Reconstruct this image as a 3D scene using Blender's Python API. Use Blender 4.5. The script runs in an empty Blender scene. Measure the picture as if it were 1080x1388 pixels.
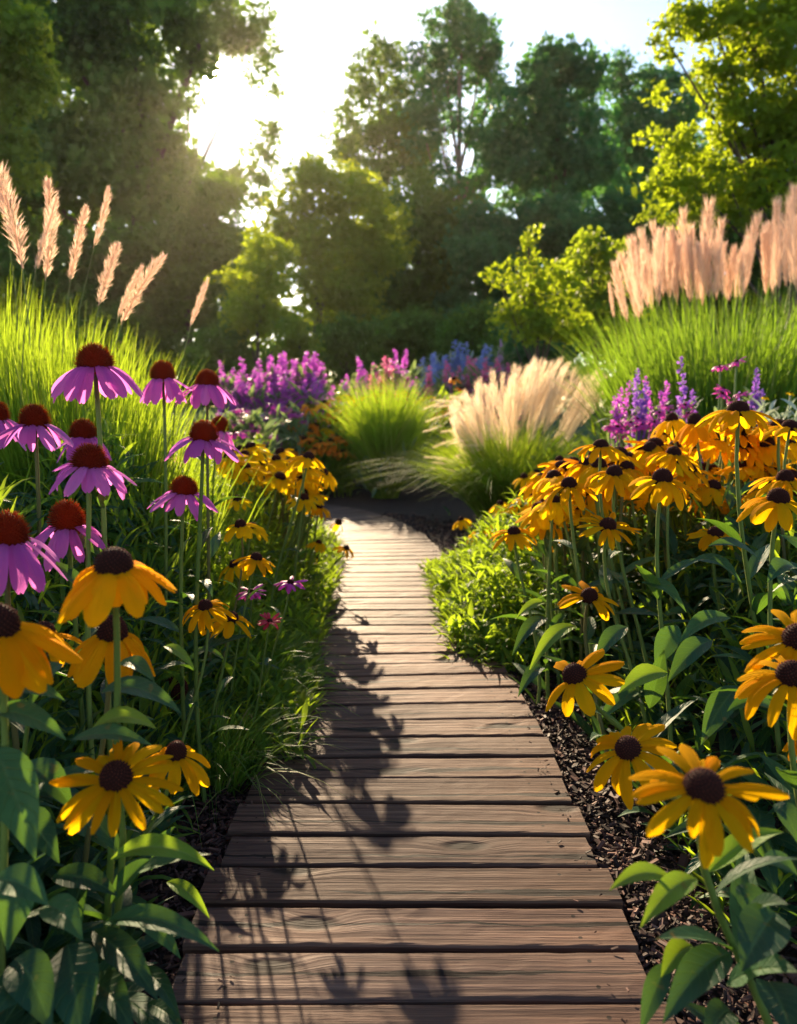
import bpy, math, random
import numpy as np
from mathutils import Vector, Matrix, Quaternion

SC = bpy.context.scene
COL = SC.collection
random.seed(7)
RNG = np.random.default_rng(11)
PI = math.pi

# ------------------------------------------------------------------ camera
FPX, CXP, CYP, CAMH = 1040.0, 540.0, 694.0, 1.15      # measured on the 1080x1388 photograph
PITCH = math.atan(134 / FPX)
CT, ST = math.cos(PITCH), math.sin(PITCH)
cam_d = bpy.data.cameras.new('camera')
cam = bpy.data.objects.new('camera', cam_d)
COL.objects.link(cam)
cam.location = (0, 0, CAMH)
cam.rotation_euler = (PI / 2 - PITCH, 0, 0)
cam_d.sensor_fit = 'VERTICAL'
cam_d.sensor_height = 36
cam_d.lens = FPX / 1388 * 36
cam_d.clip_start = 0.05
cam_d.clip_end = 3000
cam_d.dof.use_dof = True
cam_d.dof.focus_distance = 1.9
cam_d.dof.aperture_fstop = 3.2
SC.camera = cam

# ------------------------------------------------------------------ sky, sun, exposure
SUN = Vector((-0.2279, 1.0633, 0.4272)).normalized()
SUN_EL = math.asin(SUN.z)
SUN_AZ = math.atan2(SUN.x, SUN.y)
world = bpy.data.worlds.new('World')
SC.world = world
world.use_nodes = True
wt = world.node_tree
wt.nodes.clear()
def wn(t, **kw):
    n = wt.nodes.new(t)
    for k, v in kw.items(): setattr(n, k, v)
    return n
sky = wn('ShaderNodeTexSky', sky_type='NISHITA', sun_disc=False, sun_elevation=SUN_EL, sun_rotation=SUN_AZ,
         dust_density=0.4, air_density=1.0, ozone_density=1.5, altitude=100)
bg = wn('ShaderNodeBackground'); bg.inputs[1].default_value = 0.075
wt.links.new(sky.outputs[0], bg.inputs[0])
# the visible disc of the sun and the white aureole of sky round it
tc = wn('ShaderNodeTexCoord')
dot = wn('ShaderNodeVectorMath', operation='DOT_PRODUCT'); dot.inputs[1].default_value = SUN
wt.links.new(tc.outputs['Generated'], dot.inputs[0])
disc = wn('ShaderNodeMapRange'); disc.interpolation_type = 'SMOOTHSTEP'
disc.inputs[1].default_value = math.cos(math.radians(1.5)); disc.inputs[2].default_value = math.cos(math.radians(0.7))
disc.inputs[3].default_value = 0; disc.inputs[4].default_value = 40
wt.links.new(dot.outputs['Value'], disc.inputs[0])
halo = wn('ShaderNodeMath', operation='POWER'); halo.inputs[1].default_value = 260
mx = wn('ShaderNodeMath', operation='MAXIMUM'); mx.inputs[1].default_value = 0
wt.links.new(dot.outputs['Value'], mx.inputs[0]); wt.links.new(mx.outputs[0], halo.inputs[0])
hm = wn('ShaderNodeMath', operation='MULTIPLY_ADD'); hm.inputs[1].default_value = 0.15
wt.links.new(halo.outputs[0], hm.inputs[0]); wt.links.new(disc.outputs[0], hm.inputs[2])
bg2 = wn('ShaderNodeBackground'); bg2.inputs[0].default_value = (1, 0.88, 0.7, 1)
wt.links.new(hm.outputs[0], bg2.inputs[1])
addw = wn('ShaderNodeAddShader'); wo = wn('ShaderNodeOutputWorld')
wt.links.new(bg.outputs[0], addw.inputs[0]); wt.links.new(bg2.outputs[0], addw.inputs[1]); wt.links.new(addw.outputs[0], wo.inputs[0])

sd = bpy.data.lights.new('sun', 'SUN'); sd.energy = 5.0; sd.angle = math.radians(0.53); sd.color = (1.0, 0.77, 0.50)
sun = bpy.data.objects.new('sun', sd); COL.objects.link(sun)
sun.rotation_euler = (-SUN).to_track_quat('-Z', 'Y').to_euler()
sun.location = (-6, 28, 12)

SC.view_settings.view_transform = 'Standard'
SC.view_settings.look = 'None'
SC.view_settings.exposure = 1.95
SC.view_settings.gamma = 1.0
SC.render.engine = 'CYCLES'
SC.cycles.max_bounces = 6
SC.cycles.diffuse_bounces = 3
SC.cycles.glossy_bounces = 2
SC.cycles.transmission_bounces = 4
SC.cycles.caustics_reflective = False
SC.cycles.caustics_refractive = False
SC.cycles.sample_clamp_indirect = 4
SC.cycles.use_denoising = True

# ------------------------------------------------------------------ helpers
def at(px, py, d):
    """point seen at photo pixel (px,py) standing d metres ahead of the camera"""
    u = (px - CXP) / FPX; v = (CYP - py) / FPX
    y = CT + v * ST; z = -ST + v * CT; s = d / y
    return np.array([u * s, d, CAMH + z * s])

def sstep(a, b, x):
    t = np.clip((np.asarray(x, float) - a) / (b - a), 0, 1)
    return t * t * (3 - 2 * t)

def hz(x, y):
    """height of the ground"""
    x = np.asarray(x, float); y = np.asarray(y, float)
    return 0.75 * sstep(10.5, 24, y) + 0.9 * sstep(30, 70, y) + 0.10 * sstep(1.4, 4.0, np.abs(x)) * sstep(0, 3, y)

def nrm(v):
    v = np.asarray(v, float)
    return v / np.maximum(np.linalg.norm(v, axis=-1, keepdims=True), 1e-9)

def frames(d, up):
    y = nrm(d); x = nrm(np.cross(y, up)); z = np.cross(x, y)
    return np.stack([x, y, z], axis=-1)

def mesh(name, V, Fs, mat, attrs=None, smooth=True):
    me = bpy.data.meshes.new(name)
    V = np.ascontiguousarray(V, dtype=np.float32)
    if not isinstance(Fs, list): Fs = [Fs]
    Fs = [np.asarray(f, dtype=np.int32) for f in Fs if len(f)]
    me.vertices.add(len(V)); me.vertices.foreach_set('co', V.ravel())
    li = np.concatenate([f.ravel() for f in Fs]); tot = np.concatenate([np.full(len(f), f.shape[1]) for f in Fs])
    me.loops.add(len(li)); me.loops.foreach_set('vertex_index', li.astype(np.int32))
    me.polygons.add(len(tot))
    me.polygons.foreach_set('loop_start', np.concatenate([[0], np.cumsum(tot)[:-1]]).astype(np.int32))
    if smooth: me.polygons.foreach_set('use_smooth', np.ones(len(tot), dtype=bool))
    me.update(calc_edges=True)
    if not smooth: me.shade_flat()
    for k, a in (attrs or {}).items():
        at_ = me.attributes.new(k, 'FLOAT', 'POINT')
        at_.data.foreach_set('value', np.ascontiguousarray(a, dtype=np.float32))
    me.materials.append(mat)
    return me

def link(name, me, parent=None, loc=(0, 0, 0)):
    o = bpy.data.objects.new(name, me); COL.objects.link(o)
    o.location = loc
    if parent is not None: o.parent = parent
    return o

class MB:
    """gathers pieces of ONE mesh"""
    def __init__(s): s.V, s.Q, s.T, s.A, s.n = [], [], [], {}, 0
    def add(s, V, Q=None, T=None, **attrs):
        V = np.asarray(V, float).reshape(-1, 3)
        if Q is not None and len(Q): s.Q.append(np.asarray(Q) + s.n)
        if T is not None and len(T): s.T.append(np.asarray(T) + s.n)
        for k in ('rnd', 't', 'u'):
            a = attrs.get(k, 0.0)
            s.A.setdefault(k, []).append(np.broadcast_to(np.asarray(a, float), (len(V),)))
        s.V.append(V); s.n += len(V)
    def data(s):
        Fs = []
        if s.Q: Fs.append(np.concatenate(s.Q))
        if s.T: Fs.append(np.concatenate(s.T))
        return np.concatenate(s.V), Fs, {k: np.concatenate(a) for k, a in s.A.items()}
    def mesh(s, name, mat, off=(0, 0, 0), smooth=True):
        V, Fs, A = s.data()
        return mesh(name, V - np.asarray(off, float), Fs, mat, A, smooth)
    def build(s, name, mat, parent=None, smooth=True):
        off = np.array(parent.location) if parent is not None else np.zeros(3)
        return link(name, s.mesh(name, mat, off, smooth), parent)

def tag(o, label=None, cat=None, group=None, kind=None):
    if label: o['label'] = label
    if cat: o['category'] = cat
    if group: o['group'] = group
    if kind: o['kind'] = kind
    return o

def thing(name, loc, label, cat, group=None):
    o = bpy.data.objects.new(name, None); COL.objects.link(o)
    o.location = [float(a) for a in loc]; o.empty_display_size = 0.05
    return tag(o, label, cat, group)

def grid_quads(nu, nv):
    i = np.arange(nu - 1)[:, None] * nv + np.arange(nv - 1)[None, :]
    i = i.ravel()
    return np.stack([i, i + 1, i + nv + 1, i + nv], axis=1)

def tube(mb, P, R, sides=6, rnd=0.0, cap=False):
    P = np.asarray(P, float); n = len(P); R = np.broadcast_to(np.asarray(R, float), (n,))
    T = np.gradient(P, axis=0); T = nrm(T)
    up = np.array([0.31, 0.77, 0.1]) if abs(T[0][2]) > .5 else np.array([0.05, 0.1, 1.0])
    X = nrm(np.cross(T, up)); Y = np.cross(T, X)
    a = np.linspace(0, 2 * PI, sides, endpoint=False)
    V = P[:, None, :] + R[:, None, None] * (np.cos(a)[None, :, None] * X[:, None, :] + np.sin(a)[None, :, None] * Y[:, None, :])
    i = np.arange(n - 1)[:, None] * sides; j = np.arange(sides)[None, :]; k = (j + 1) % sides
    Q = np.stack([i + j, i + k, i + sides + k, i + sides + j], axis=-1).reshape(-1, 4)
    t = np.repeat(np.linspace(0, 1, n), sides)
    mb.add(V.reshape(-1, 3), Q, rnd=rnd, t=t)

def bez(p0, p1, p2, n):
    t = np.linspace(0, 1, n)[:, None]
    return (1 - t) ** 2 * np.asarray(p0) + 2 * t * (1 - t) * np.asarray(p1) + t * t * np.asarray(p2)

def bez3(p0, p1, p2, p3, n):
    t = np.linspace(0, 1, n)[:, None]
    return (1 - t) ** 3 * np.asarray(p0) + 3 * t * (1 - t) ** 2 * np.asarray(p1) + 3 * t * t * (1 - t) * np.asarray(p2) + t ** 3 * np.asarray(p3)

# ------------------------------------------------------------------ materials
def new_mat(name):
    m = bpy.data.materials.new(name); m.use_nodes = True
    nt = m.node_tree; nt.nodes.clear()
    return m, nt
def N(nt, t, ins=None, **kw):
    n = nt.nodes.new(t)
    for k, v in kw.items(): setattr(n, k, v)
    for k, v in (ins or {}).items():
        if isinstance(v, bpy.types.NodeSocket): nt.links.new(v, n.inputs[k])
        else: n.inputs[k].default_value = v
    return n
def c4(c): return (c[0], c[1], c[2], 1)
def attr(nt, name): return N(nt, 'ShaderNodeAttribute', attribute_name=name).outputs['Fac']
def ramp(nt, fac, stops):
    r = N(nt, 'ShaderNodeValToRGB', {0: fac})
    el = r.color_ramp.elements
    while len(el) < len(stops): el.new(0.5)
    for e, (p, c) in zip(el, stops): e.position = p; e.color = c4(c)
    return r.outputs[0]
def mixc(nt, f, a, b, mode='MIX'):
    n = N(nt, 'ShaderNodeMix', data_type='RGBA', blend_type=mode)
    for k, v in ((0, f), (6, a), (7, b)):
        if isinstance(v, bpy.types.NodeSocket): nt.links.new(v, n.inputs[k])
        else: n.inputs[k].default_value = c4(v) if k > 0 else v
    return n.outputs[2]
def math_(nt, op, a, b=None, c=None):
    n = N(nt, 'ShaderNodeMath', operation=op)
    for k, v in enumerate((a, b, c)):
        if v is None: continue
        if isinstance(v, bpy.types.NodeSocket): nt.links.new(v, n.inputs[k])
        else: n.inputs[k].default_value = v
    return n.outputs[0]

def leaf_mat(name, stops, tcol, trans=0.4, rough=0.5, spec=0.4, rib=None, noise=None, tvar=True, bump=0.0):
    """thin leaf or petal: glossy reflecting layer plus light coming through"""
    m, nt = new_mat(name)
    col = ramp(nt, attr(nt, 'rnd'), stops)
    if noise:
        tc = N(nt, 'ShaderNodeTexCoord').outputs['Object']
        nz = N(nt, 'ShaderNodeTexNoise', {'Vector': tc, 'Scale': noise, 'Detail': 3.0})
        col = mixc(nt, 0.5, col, ramp(nt, nz.outputs[0], [(0.3, (0.25, 0.25, 0.25)), (0.7, (0.75, 0.75, 0.75))]), 'OVERLAY')
    if rib:
        f = math_(nt, 'SUBTRACT', 1.0, math_(nt, 'MULTIPLY', math_(nt, 'ABSOLUTE', attr(nt, 'u')), 7.0))
        f = math_(nt, 'MULTIPLY', math_(nt, 'MAXIMUM', f, 0.0), 0.85)
        col = mixc(nt, f, col, rib)
    if rib:
        v = math_(nt, 'ABSOLUTE', math_(nt, 'SUBTRACT', math_(nt, 'FRACT', math_(nt, 'SUBTRACT', math_(nt, 'MULTIPLY', attr(nt, 't'), 9.0), math_(nt, 'MULTIPLY', math_(nt, 'ABSOLUTE', attr(nt, 'u')), 1.6))), 0.5))
        vn = math_(nt, 'MAXIMUM', math_(nt, 'SUBTRACT', 1.0, math_(nt, 'MULTIPLY', v, 9.0)), 0.0)
        col = mixc(nt, math_(nt, 'MULTIPLY', vn, 0.5), col, rib)
        wz = N(nt, 'ShaderNodeTexNoise', {'Vector': N(nt, 'ShaderNodeTexCoord').outputs['Object'], 'Scale': 42.0, 'Detail': 3.0}).outputs[0]
        spot = N(nt, 'ShaderNodeMapRange', {0: wz, 1: 0.66, 2: 0.72, 3: 0.0, 4: 0.8}).outputs[0]
        col = mixc(nt, spot, col, (0.16, 0.10, 0.03))
    tmix = mixc(nt, 0.75, col, tcol)
    p = N(nt, 'ShaderNodeBsdfPrincipled', {'Base Color': col, 'Roughness': rough, 'Specular IOR Level': spec})
    if bump:
        w = N(nt, 'ShaderNodeTexWave', {'Scale': 1.0, 'Distortion': 0.3})
        cv = N(nt, 'ShaderNodeCombineXYZ', {0: math_(nt, 'MULTIPLY', attr(nt, 'u'), 1.6), 1: 0.0, 2: 0.0})
        nt.links.new(cv.outputs[0], w.inputs['Vector'])
        b = N(nt, 'ShaderNodeBump', {'Height': w.outputs[1], 'Strength': bump, 'Distance': 0.004})
        nt.links.new(b.outputs[0], p.inputs['Normal'])
    if rib:
        b = N(nt, 'ShaderNodeBump', {'Height': math_(nt, 'SUBTRACT', math_(nt, 'MULTIPLY', wz, 1.2), math_(nt, 'ADD', vn, f)), 'Strength': 0.5, 'Distance': 0.004})
        nt.links.new(b.outputs[0], p.inputs['Normal'])
    t = N(nt, 'ShaderNodeBsdfTranslucent', {'Color': tmix})
    s = N(nt, 'ShaderNodeMixShader', {0: trans, 1: p.outputs[0], 2: t.outputs[0]})
    N(nt, 'ShaderNodeOutputMaterial', {0: s.outputs[0]})
    return m

def plain_mat(name, stops, rough=0.6, spec=0.3, noise=None, key='rnd', bump=0.0):
    m, nt = new_mat(name)
    tc = N(nt, 'ShaderNodeTexCoord').outputs['Object']
    fac = attr(nt, key)
    if noise:
        nz = N(nt, 'ShaderNodeTexNoise', {'Vector': tc, 'Scale': noise, 'Detail': 4.0})
        fac = math_(nt, 'ADD', fac, math_(nt, 'MULTIPLY', math_(nt, 'SUBTRACT', nz.outputs[0], 0.5), 0.8))
    col = ramp(nt, fac, stops)
    p = N(nt, 'ShaderNodeBsdfPrincipled', {'Base Color': col, 'Roughness': rough, 'Specular IOR Level': spec})
    if bump and noise:
        b = N(nt, 'ShaderNodeBump', {'Height': nz.outputs[0], 'Strength': bump, 'Distance': 0.01})
        nt.links.new(b.outputs[0], p.inputs['Normal'])
    N(nt, 'ShaderNodeOutputMaterial', {0: p.outputs[0]})
    return m

M = {}
M['petal_gold'] = leaf_mat('golden petal', [(0, (0.90, 0.33, 0.003)), (0.5, (0.95, 0.42, 0.004)), (1, (0.96, 0.50, 0.006))], (1.0, 0.58, 0.004), 0.6, 0.8, 0.03, bump=0.55)
M['petal_lemon'] = leaf_mat('lemon petal', [(0, (0.92, 0.42, 0.003)), (0.5, (0.95, 0.52, 0.004)), (1, (0.96, 0.60, 0.008))], (1.0, 0.72, 0.006), 0.62, 0.8, 0.03, bump=0.5)
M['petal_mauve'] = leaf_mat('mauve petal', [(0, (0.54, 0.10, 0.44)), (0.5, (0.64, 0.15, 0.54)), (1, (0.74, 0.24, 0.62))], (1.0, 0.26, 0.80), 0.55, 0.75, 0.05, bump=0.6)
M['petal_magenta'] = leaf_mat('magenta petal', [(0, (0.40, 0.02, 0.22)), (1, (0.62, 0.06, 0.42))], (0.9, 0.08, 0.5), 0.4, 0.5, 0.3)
M['petal_red'] = leaf_mat('red petal', [(0, (0.35, 0.01, 0.02)), (1, (0.55, 0.03, 0.05))], (0.9, 0.04, 0.05), 0.35, 0.5, 0.3)
M['petal_orange'] = leaf_mat('orange petal', [(0, (0.80, 0.16, 0.01)), (1, (0.88, 0.32, 0.015))], (1.0, 0.36, 0.01), 0.45, 0.55, 0.2)
M['cone_brown'] = plain_mat('dark brown cone', [(0, (0.022, 0.007, 0.005)), (0.5, (0.055, 0.013, 0.009)), (1, (0.19, 0.042, 0.018))], 0.8, 0.08)
M['cone_orange'] = leaf_mat('orange bristle cone', [(0, (0.020, 0.005, 0.004)), (0.3, (0.045, 0.008, 0.005)), (0.66, (0.16, 0.028, 0.007)), (0.84, (0.62, 0.14, 0.012)), (1, (0.85, 0.28, 0.02))], (1.0, 0.26, 0.01), 0.30, 0.8, 0.05)
M['stem'] = leaf_mat('green stem', [(0, (0.10, 0.15, 0.03)), (1, (0.17, 0.22, 0.05))], (0.3, 0.4, 0.05), 0.12, 0.5, 0.3)
M['stem_dark'] = leaf_mat('reddish stem', [(0, (0.09, 0.08, 0.03)), (1, (0.14, 0.13, 0.04))], (0.3, 0.3, 0.05), 0.1, 0.5, 0.3)
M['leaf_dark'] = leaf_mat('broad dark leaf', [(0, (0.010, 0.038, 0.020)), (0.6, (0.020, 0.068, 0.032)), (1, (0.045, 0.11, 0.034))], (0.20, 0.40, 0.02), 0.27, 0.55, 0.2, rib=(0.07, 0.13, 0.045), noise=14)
M['leaf_backlit'] = leaf_mat('broad backlit leaf', [(0, (0.08, 0.17, 0.02)), (1, (0.14, 0.26, 0.03))], (0.42, 0.62, 0.02), 0.5, 0.55, 0.2, rib=(0.2, 0.3, 0.08), noise=12)  # backlit copy of the broad dark leaf, its glow put into the colour
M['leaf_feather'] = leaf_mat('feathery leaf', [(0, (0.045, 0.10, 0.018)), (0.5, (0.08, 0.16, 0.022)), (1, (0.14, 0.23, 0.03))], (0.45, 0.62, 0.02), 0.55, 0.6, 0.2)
M['grass_bright'] = leaf_mat('bright grass', [(0, (0.05, 0.12, 0.015)), (0.6, (0.10, 0.20, 0.02)), (0.9, (0.16, 0.25, 0.03)), (1, (0.42, 0.33, 0.14))], (0.45, 0.60, 0.02), 0.52, 0.55, 0.2)
M['grass_deep'] = leaf_mat('deep grass', [(0, (0.03, 0.08, 0.015)), (0.6, (0.055, 0.13, 0.02)), (0.9, (0.10, 0.18, 0.03)), (1, (0.36, 0.28, 0.12))], (0.32, 0.52, 0.02), 0.45, 0.55, 0.2)
M['plume_pink'] = leaf_mat('pink tan plume', [(0, (0.50, 0.29, 0.20)), (0.6, (0.66, 0.42, 0.30)), (1, (0.78, 0.56, 0.42))], (0.95, 0.55, 0.36), 0.5, 0.7, 0.2)
M['plume_pale'] = leaf_mat('rosy pale plume', [(0, (0.54, 0.36, 0.26)), (0.6, (0.72, 0.51, 0.38)), (1, (0.84, 0.67, 0.52))], (1.0, 0.68, 0.48), 0.5, 0.8, 0.1)
M['plume_straw'] = leaf_mat('straw plume', [(0, (0.62, 0.48, 0.32)), (0.6, (0.78, 0.65, 0.46)), (1, (0.88, 0.78, 0.60))], (1.0, 0.80, 0.56), 0.5, 0.8, 0.1)
for nm, a, b, tr in (('purple', (0.44, 0.07, 0.46), (0.66, 0.17, 0.62), (0.75, 0.15, 0.75)), ('violet', (0.16, 0.06, 0.38), (0.30, 0.12, 0.52), (0.5, 0.2, 0.8)),
                     ('rose', (0.70, 0.12, 0.32), (0.82, 0.28, 0.46), (1.0, 0.25, 0.45)), ('blue', (0.22, 0.28, 0.56), (0.40, 0.48, 0.72), (0.25, 0.35, 0.8)),
                     ('lilac', (0.45, 0.25, 0.48), (0.60, 0.38, 0.60), (0.8, 0.5, 0.8))):
    M['spike_' + nm] = leaf_mat(nm + ' floret', [(0, a), (1, b)], tr, 0.4, 0.6, 0.2)
M['leaf_grey'] = leaf_mat('grey green leaf', [(0, (0.06, 0.11, 0.05)), (1, (0.13, 0.19, 0.09))], (0.3, 0.42, 0.1), 0.4, 0.55, 0.3)
M['leaf_silver'] = leaf_mat('silver leaf', [(0, (0.20, 0.25, 0.19)), (1, (0.38, 0.42, 0.34))], (0.4, 0.5, 0.3), 0.3, 0.6, 0.2)
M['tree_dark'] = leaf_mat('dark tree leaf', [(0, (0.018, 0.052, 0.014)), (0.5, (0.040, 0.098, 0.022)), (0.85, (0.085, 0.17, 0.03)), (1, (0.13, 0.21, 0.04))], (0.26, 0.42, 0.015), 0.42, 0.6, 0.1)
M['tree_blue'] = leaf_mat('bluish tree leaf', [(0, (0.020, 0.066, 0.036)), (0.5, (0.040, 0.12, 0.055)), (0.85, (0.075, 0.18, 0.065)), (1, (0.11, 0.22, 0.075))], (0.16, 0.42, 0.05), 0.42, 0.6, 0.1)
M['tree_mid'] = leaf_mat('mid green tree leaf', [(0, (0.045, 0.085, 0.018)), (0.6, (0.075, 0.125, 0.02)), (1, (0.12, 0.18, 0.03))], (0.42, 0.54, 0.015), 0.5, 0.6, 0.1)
M['tree_lit'] = leaf_mat('sunlit yellow green leaf', [(0, (0.045, 0.095, 0.012)), (0.6, (0.085, 0.155, 0.015)), (1, (0.18, 0.23, 0.02))], (0.52, 0.64, 0.015), 0.55, 0.6, 0.1)  # yellow green leaves, with the sunlit look of the crowns put into the colour
M['bark'] = plain_mat('grey brown bark', [(0, (0.035, 0.025, 0.018)), (0.5, (0.085, 0.06, 0.045)), (1, (0.16, 0.12, 0.09))], 0.9, 0.1, noise=6, bump=0.6)
M['bark_pale'] = plain_mat('pale bark', [(0, (0.10, 0.075, 0.06)), (0.5, (0.20, 0.15, 0.12)), (1, (0.30, 0.24, 0.2))], 0.9, 0.1, noise=3, bump=0.6)

def wood_mat():
    m, nt = new_mat('weathered plank wood')
    tc = N(nt, 'ShaderNodeTexCoord').outputs['Object']
    rnd = N(nt, 'ShaderNodeObjectInfo').outputs['Random']
    off = N(nt, 'ShaderNodeCombineXYZ', {0: math_(nt, 'MULTIPLY', rnd, 37.0), 1: math_(nt, 'MULTIPLY', rnd, 91.0), 2: 0.0}).outputs[0]
    pos = N(nt, 'ShaderNodeVectorMath', {0: tc, 1: off}, operation='ADD').outputs[0]
    # knots bend the grain round them
    kp = N(nt, 'ShaderNodeMapping', {'Vector': pos, 'Scale': (2.3, 5.5, 1)}).outputs[0]
    vor = N(nt, 'ShaderNodeTexVoronoi', {'Vector': kp, 'Scale': 1.0, 'Randomness': 1.0}, feature='F1', voronoi_dimensions='2D')
    sel = N(nt, 'ShaderNodeSeparateColor', {0: vor.outputs['Color']}).outputs[0]
    has = math_(nt, 'GREATER_THAN', sel, 0.5)
    kd = math_(nt, 'ADD', vor.outputs['Distance'], math_(nt, 'MULTIPLY', math_(nt, 'SUBTRACT', 1.0, has), 2.0))
    near = N(nt, 'ShaderNodeMapRange', {0: kd, 1: 0.0, 2: 0.34, 3: 1.0, 4: 0.0}, interpolation_type='SMOOTHSTEP').outputs[0]
    warp = N(nt, 'ShaderNodeVectorMath', {0: pos, 1: N(nt, 'ShaderNodeCombineXYZ', {0: 0.0, 1: math_(nt, 'MULTIPLY', near, 0.03), 2: 0.0}).outputs[0]}, operation='ADD').outputs[0]
    g1 = N(nt, 'ShaderNodeTexNoise', {'Vector': N(nt, 'ShaderNodeMapping', {'Vector': warp, 'Scale': (2.2, 70, 70)}).outputs[0], 'Scale': 1.0, 'Detail': 5.0, 'Roughness': 0.6}).outputs[0]
    g2 = N(nt, 'ShaderNodeTexNoise', {'Vector': N(nt, 'ShaderNodeMapping', {'Vector': warp, 'Scale': (5, 260, 260)}).outputs[0], 'Scale': 1.0, 'Detail': 3.0}).outputs[0]
    big = N(nt, 'ShaderNodeTexNoise', {'Vector': N(nt, 'ShaderNodeMapping', {'Vector': pos, 'Scale': (2.5, 9, 9)}).outputs[0], 'Scale': 1.0, 'Detail': 4.0}).outputs[0]
    f = math_(nt, 'ADD', math_(nt, 'MULTIPLY', g1, 0.62), math_(nt, 'MULTIPLY', g2, 0.38))
    col = ramp(nt, f, [(0.33, (0.018, 0.007, 0.005)), (0.44, (0.066, 0.030, 0.020)), (0.55, (0.145, 0.074, 0.048)), (0.72, (0.30, 0.168, 0.112))])
    grey = mixc(nt, math_(nt, 'MULTIPLY', big, 0.65), col, (0.115, 0.076, 0.062))
    tone = N(nt, 'ShaderNodeMapRange', {0: rnd, 1: 0, 2: 1, 3: 0.58, 4: 1.16}).outputs[0]
    tint = N(nt, 'ShaderNodeCombineXYZ', {0: tone, 1: math_(nt, 'MULTIPLY', tone, N(nt, 'ShaderNodeMapRange', {0: math_(nt, 'FRACT', math_(nt, 'MULTIPLY', rnd, 7.3)), 1: 0, 2: 1, 3: 0.93, 4: 1.06}).outputs[0]), 2: math_(nt, 'MULTIPLY', tone, N(nt, 'ShaderNodeMapRange', {0: math_(nt, 'FRACT', math_(nt, 'MULTIPLY', rnd, 7.3)), 1: 0, 2: 1, 3: 0.84, 4: 1.12}).outputs[0])}).outputs[0]
    col = mixc(nt, 1.0, grey, tint, 'MULTIPLY')
    # a long drying crack on most planks
    sp = N(nt, 'ShaderNodeSeparateXYZ', {0: tc})
    cw = N(nt, 'ShaderNodeTexNoise', {'Vector': N(nt, 'ShaderNodeMapping', {'Vector': pos, 'Scale': (5, 0.001, 0.001)}).outputs[0], 'Scale': 1.0, 'Detail': 4.0}).outputs[0]
    cy = math_(nt, 'ADD', math_(nt, 'MULTIPLY', math_(nt, 'SUBTRACT', cw, 0.5), 0.05), math_(nt, 'MULTIPLY', math_(nt, 'SUBTRACT', rnd, 0.5), 0.07))
    dist = math_(nt, 'ABSOLUTE', math_(nt, 'SUBTRACT', sp.outputs[1], cy))
    on = N(nt, 'ShaderNodeTexNoise', {'Vector': N(nt, 'ShaderNodeMapping', {'Vector': pos, 'Scale': (1.7, 0.001, 0.001)}).outputs[0], 'Scale': 1.0, 'Detail': 2.0}).outputs[0]
    wid = math_(nt, 'MULTIPLY', math_(nt, 'MAXIMUM', math_(nt, 'SUBTRACT', on, 0.42), 0.0), 0.060)
    crack = math_(nt, 'LESS_THAN', dist, wid)
    kdark = N(nt, 'ShaderNodeMapRange', {0: kd, 1: 0.07, 2: 0.17, 3: 0.95, 4: 0.0}, interpolation_type='SMOOTHSTEP').outputs[0]
    dark = math_(nt, 'MAXIMUM', math_(nt, 'MULTIPLY', crack, 0.96), kdark)
    ax = math_(nt, 'SUBTRACT', math_(nt, 'ABSOLUTE', sp.outputs[0]), 0.36)
    ay = math_(nt, 'SUBTRACT', math_(nt, 'ABSOLUTE', sp.outputs[1]), 0.035)
    nd = math_(nt, 'SQRT', math_(nt, 'ADD', math_(nt, 'MULTIPLY', ax, ax), math_(nt, 'MULTIPLY', ay, ay)))
    dark = math_(nt, 'MAXIMUM', dark, math_(nt, 'MULTIPLY', math_(nt, 'LESS_THAN', nd, 0.0046), 0.92))
    col = mixc(nt, dark, col, (0.004, 0.002, 0.002))
    hgt = math_(nt, 'SUBTRACT', math_(nt, 'ADD', f, math_(nt, 'MULTIPLY', big, 0.4)), math_(nt, 'MULTIPLY', dark, 0.9))
    b = N(nt, 'ShaderNodeBump', {'Height': hgt, 'Strength': 0.8, 'Distance': 0.007})
    ro = N(nt, 'ShaderNodeMapRange', {0: g1, 1: 0.3, 2: 0.7, 3: 0.80, 4: 0.58}).outputs[0]
    p = N(nt, 'ShaderNodeBsdfPrincipled', {'Base Color': col, 'Roughness': ro, 'Specular IOR Level': 0.15, 'Normal': b.outputs[0]})
    N(nt, 'ShaderNodeOutputMaterial', {0: p.outputs[0]})
    return m
M['wood'] = wood_mat()
M['joist'] = plain_mat('dark joist', [(0, (0.03, 0.02, 0.015)), (1, (0.06, 0.04, 0.03))], 0.8, 0.2, noise=8)
M['chip'] = plain_mat('bark chip', [(0, (0.014, 0.008, 0.007)), (0.5, (0.05, 0.023, 0.018)), (0.85, (0.12, 0.055, 0.04)), (1, (0.17, 0.09, 0.07))], 0.7, 0.2)

def ground_mat(name, stops, scale, bump, dist):
    m, nt = new_mat(name)
    tc = N(nt, 'ShaderNodeTexCoord').outputs['Object']
    a = N(nt, 'ShaderNodeTexNoise', {'Vector': tc, 'Scale': scale, 'Detail': 8.0, 'Roughness': 0.65}).outputs[0]
    v = N(nt, 'ShaderNodeTexVoronoi', {'Vector': tc, 'Scale': scale * 2.2}).outputs['Distance']
    f = math_(nt, 'ADD', math_(nt, 'MULTIPLY', a, 0.7), math_(nt, 'MULTIPLY', v, 0.4))
    p = N(nt, 'ShaderNodeBsdfPrincipled', {'Base Color': ramp(nt, f, stops), 'Roughness': 0.85, 'Specular IOR Level': 0.2})
    b = N(nt, 'ShaderNodeBump', {'Height': f, 'Strength': bump, 'Distance': dist})
    nt.links.new(b.outputs[0], p.inputs['Normal'])
    N(nt, 'ShaderNodeOutputMaterial', {0: p.outputs[0]})
    return m
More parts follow.
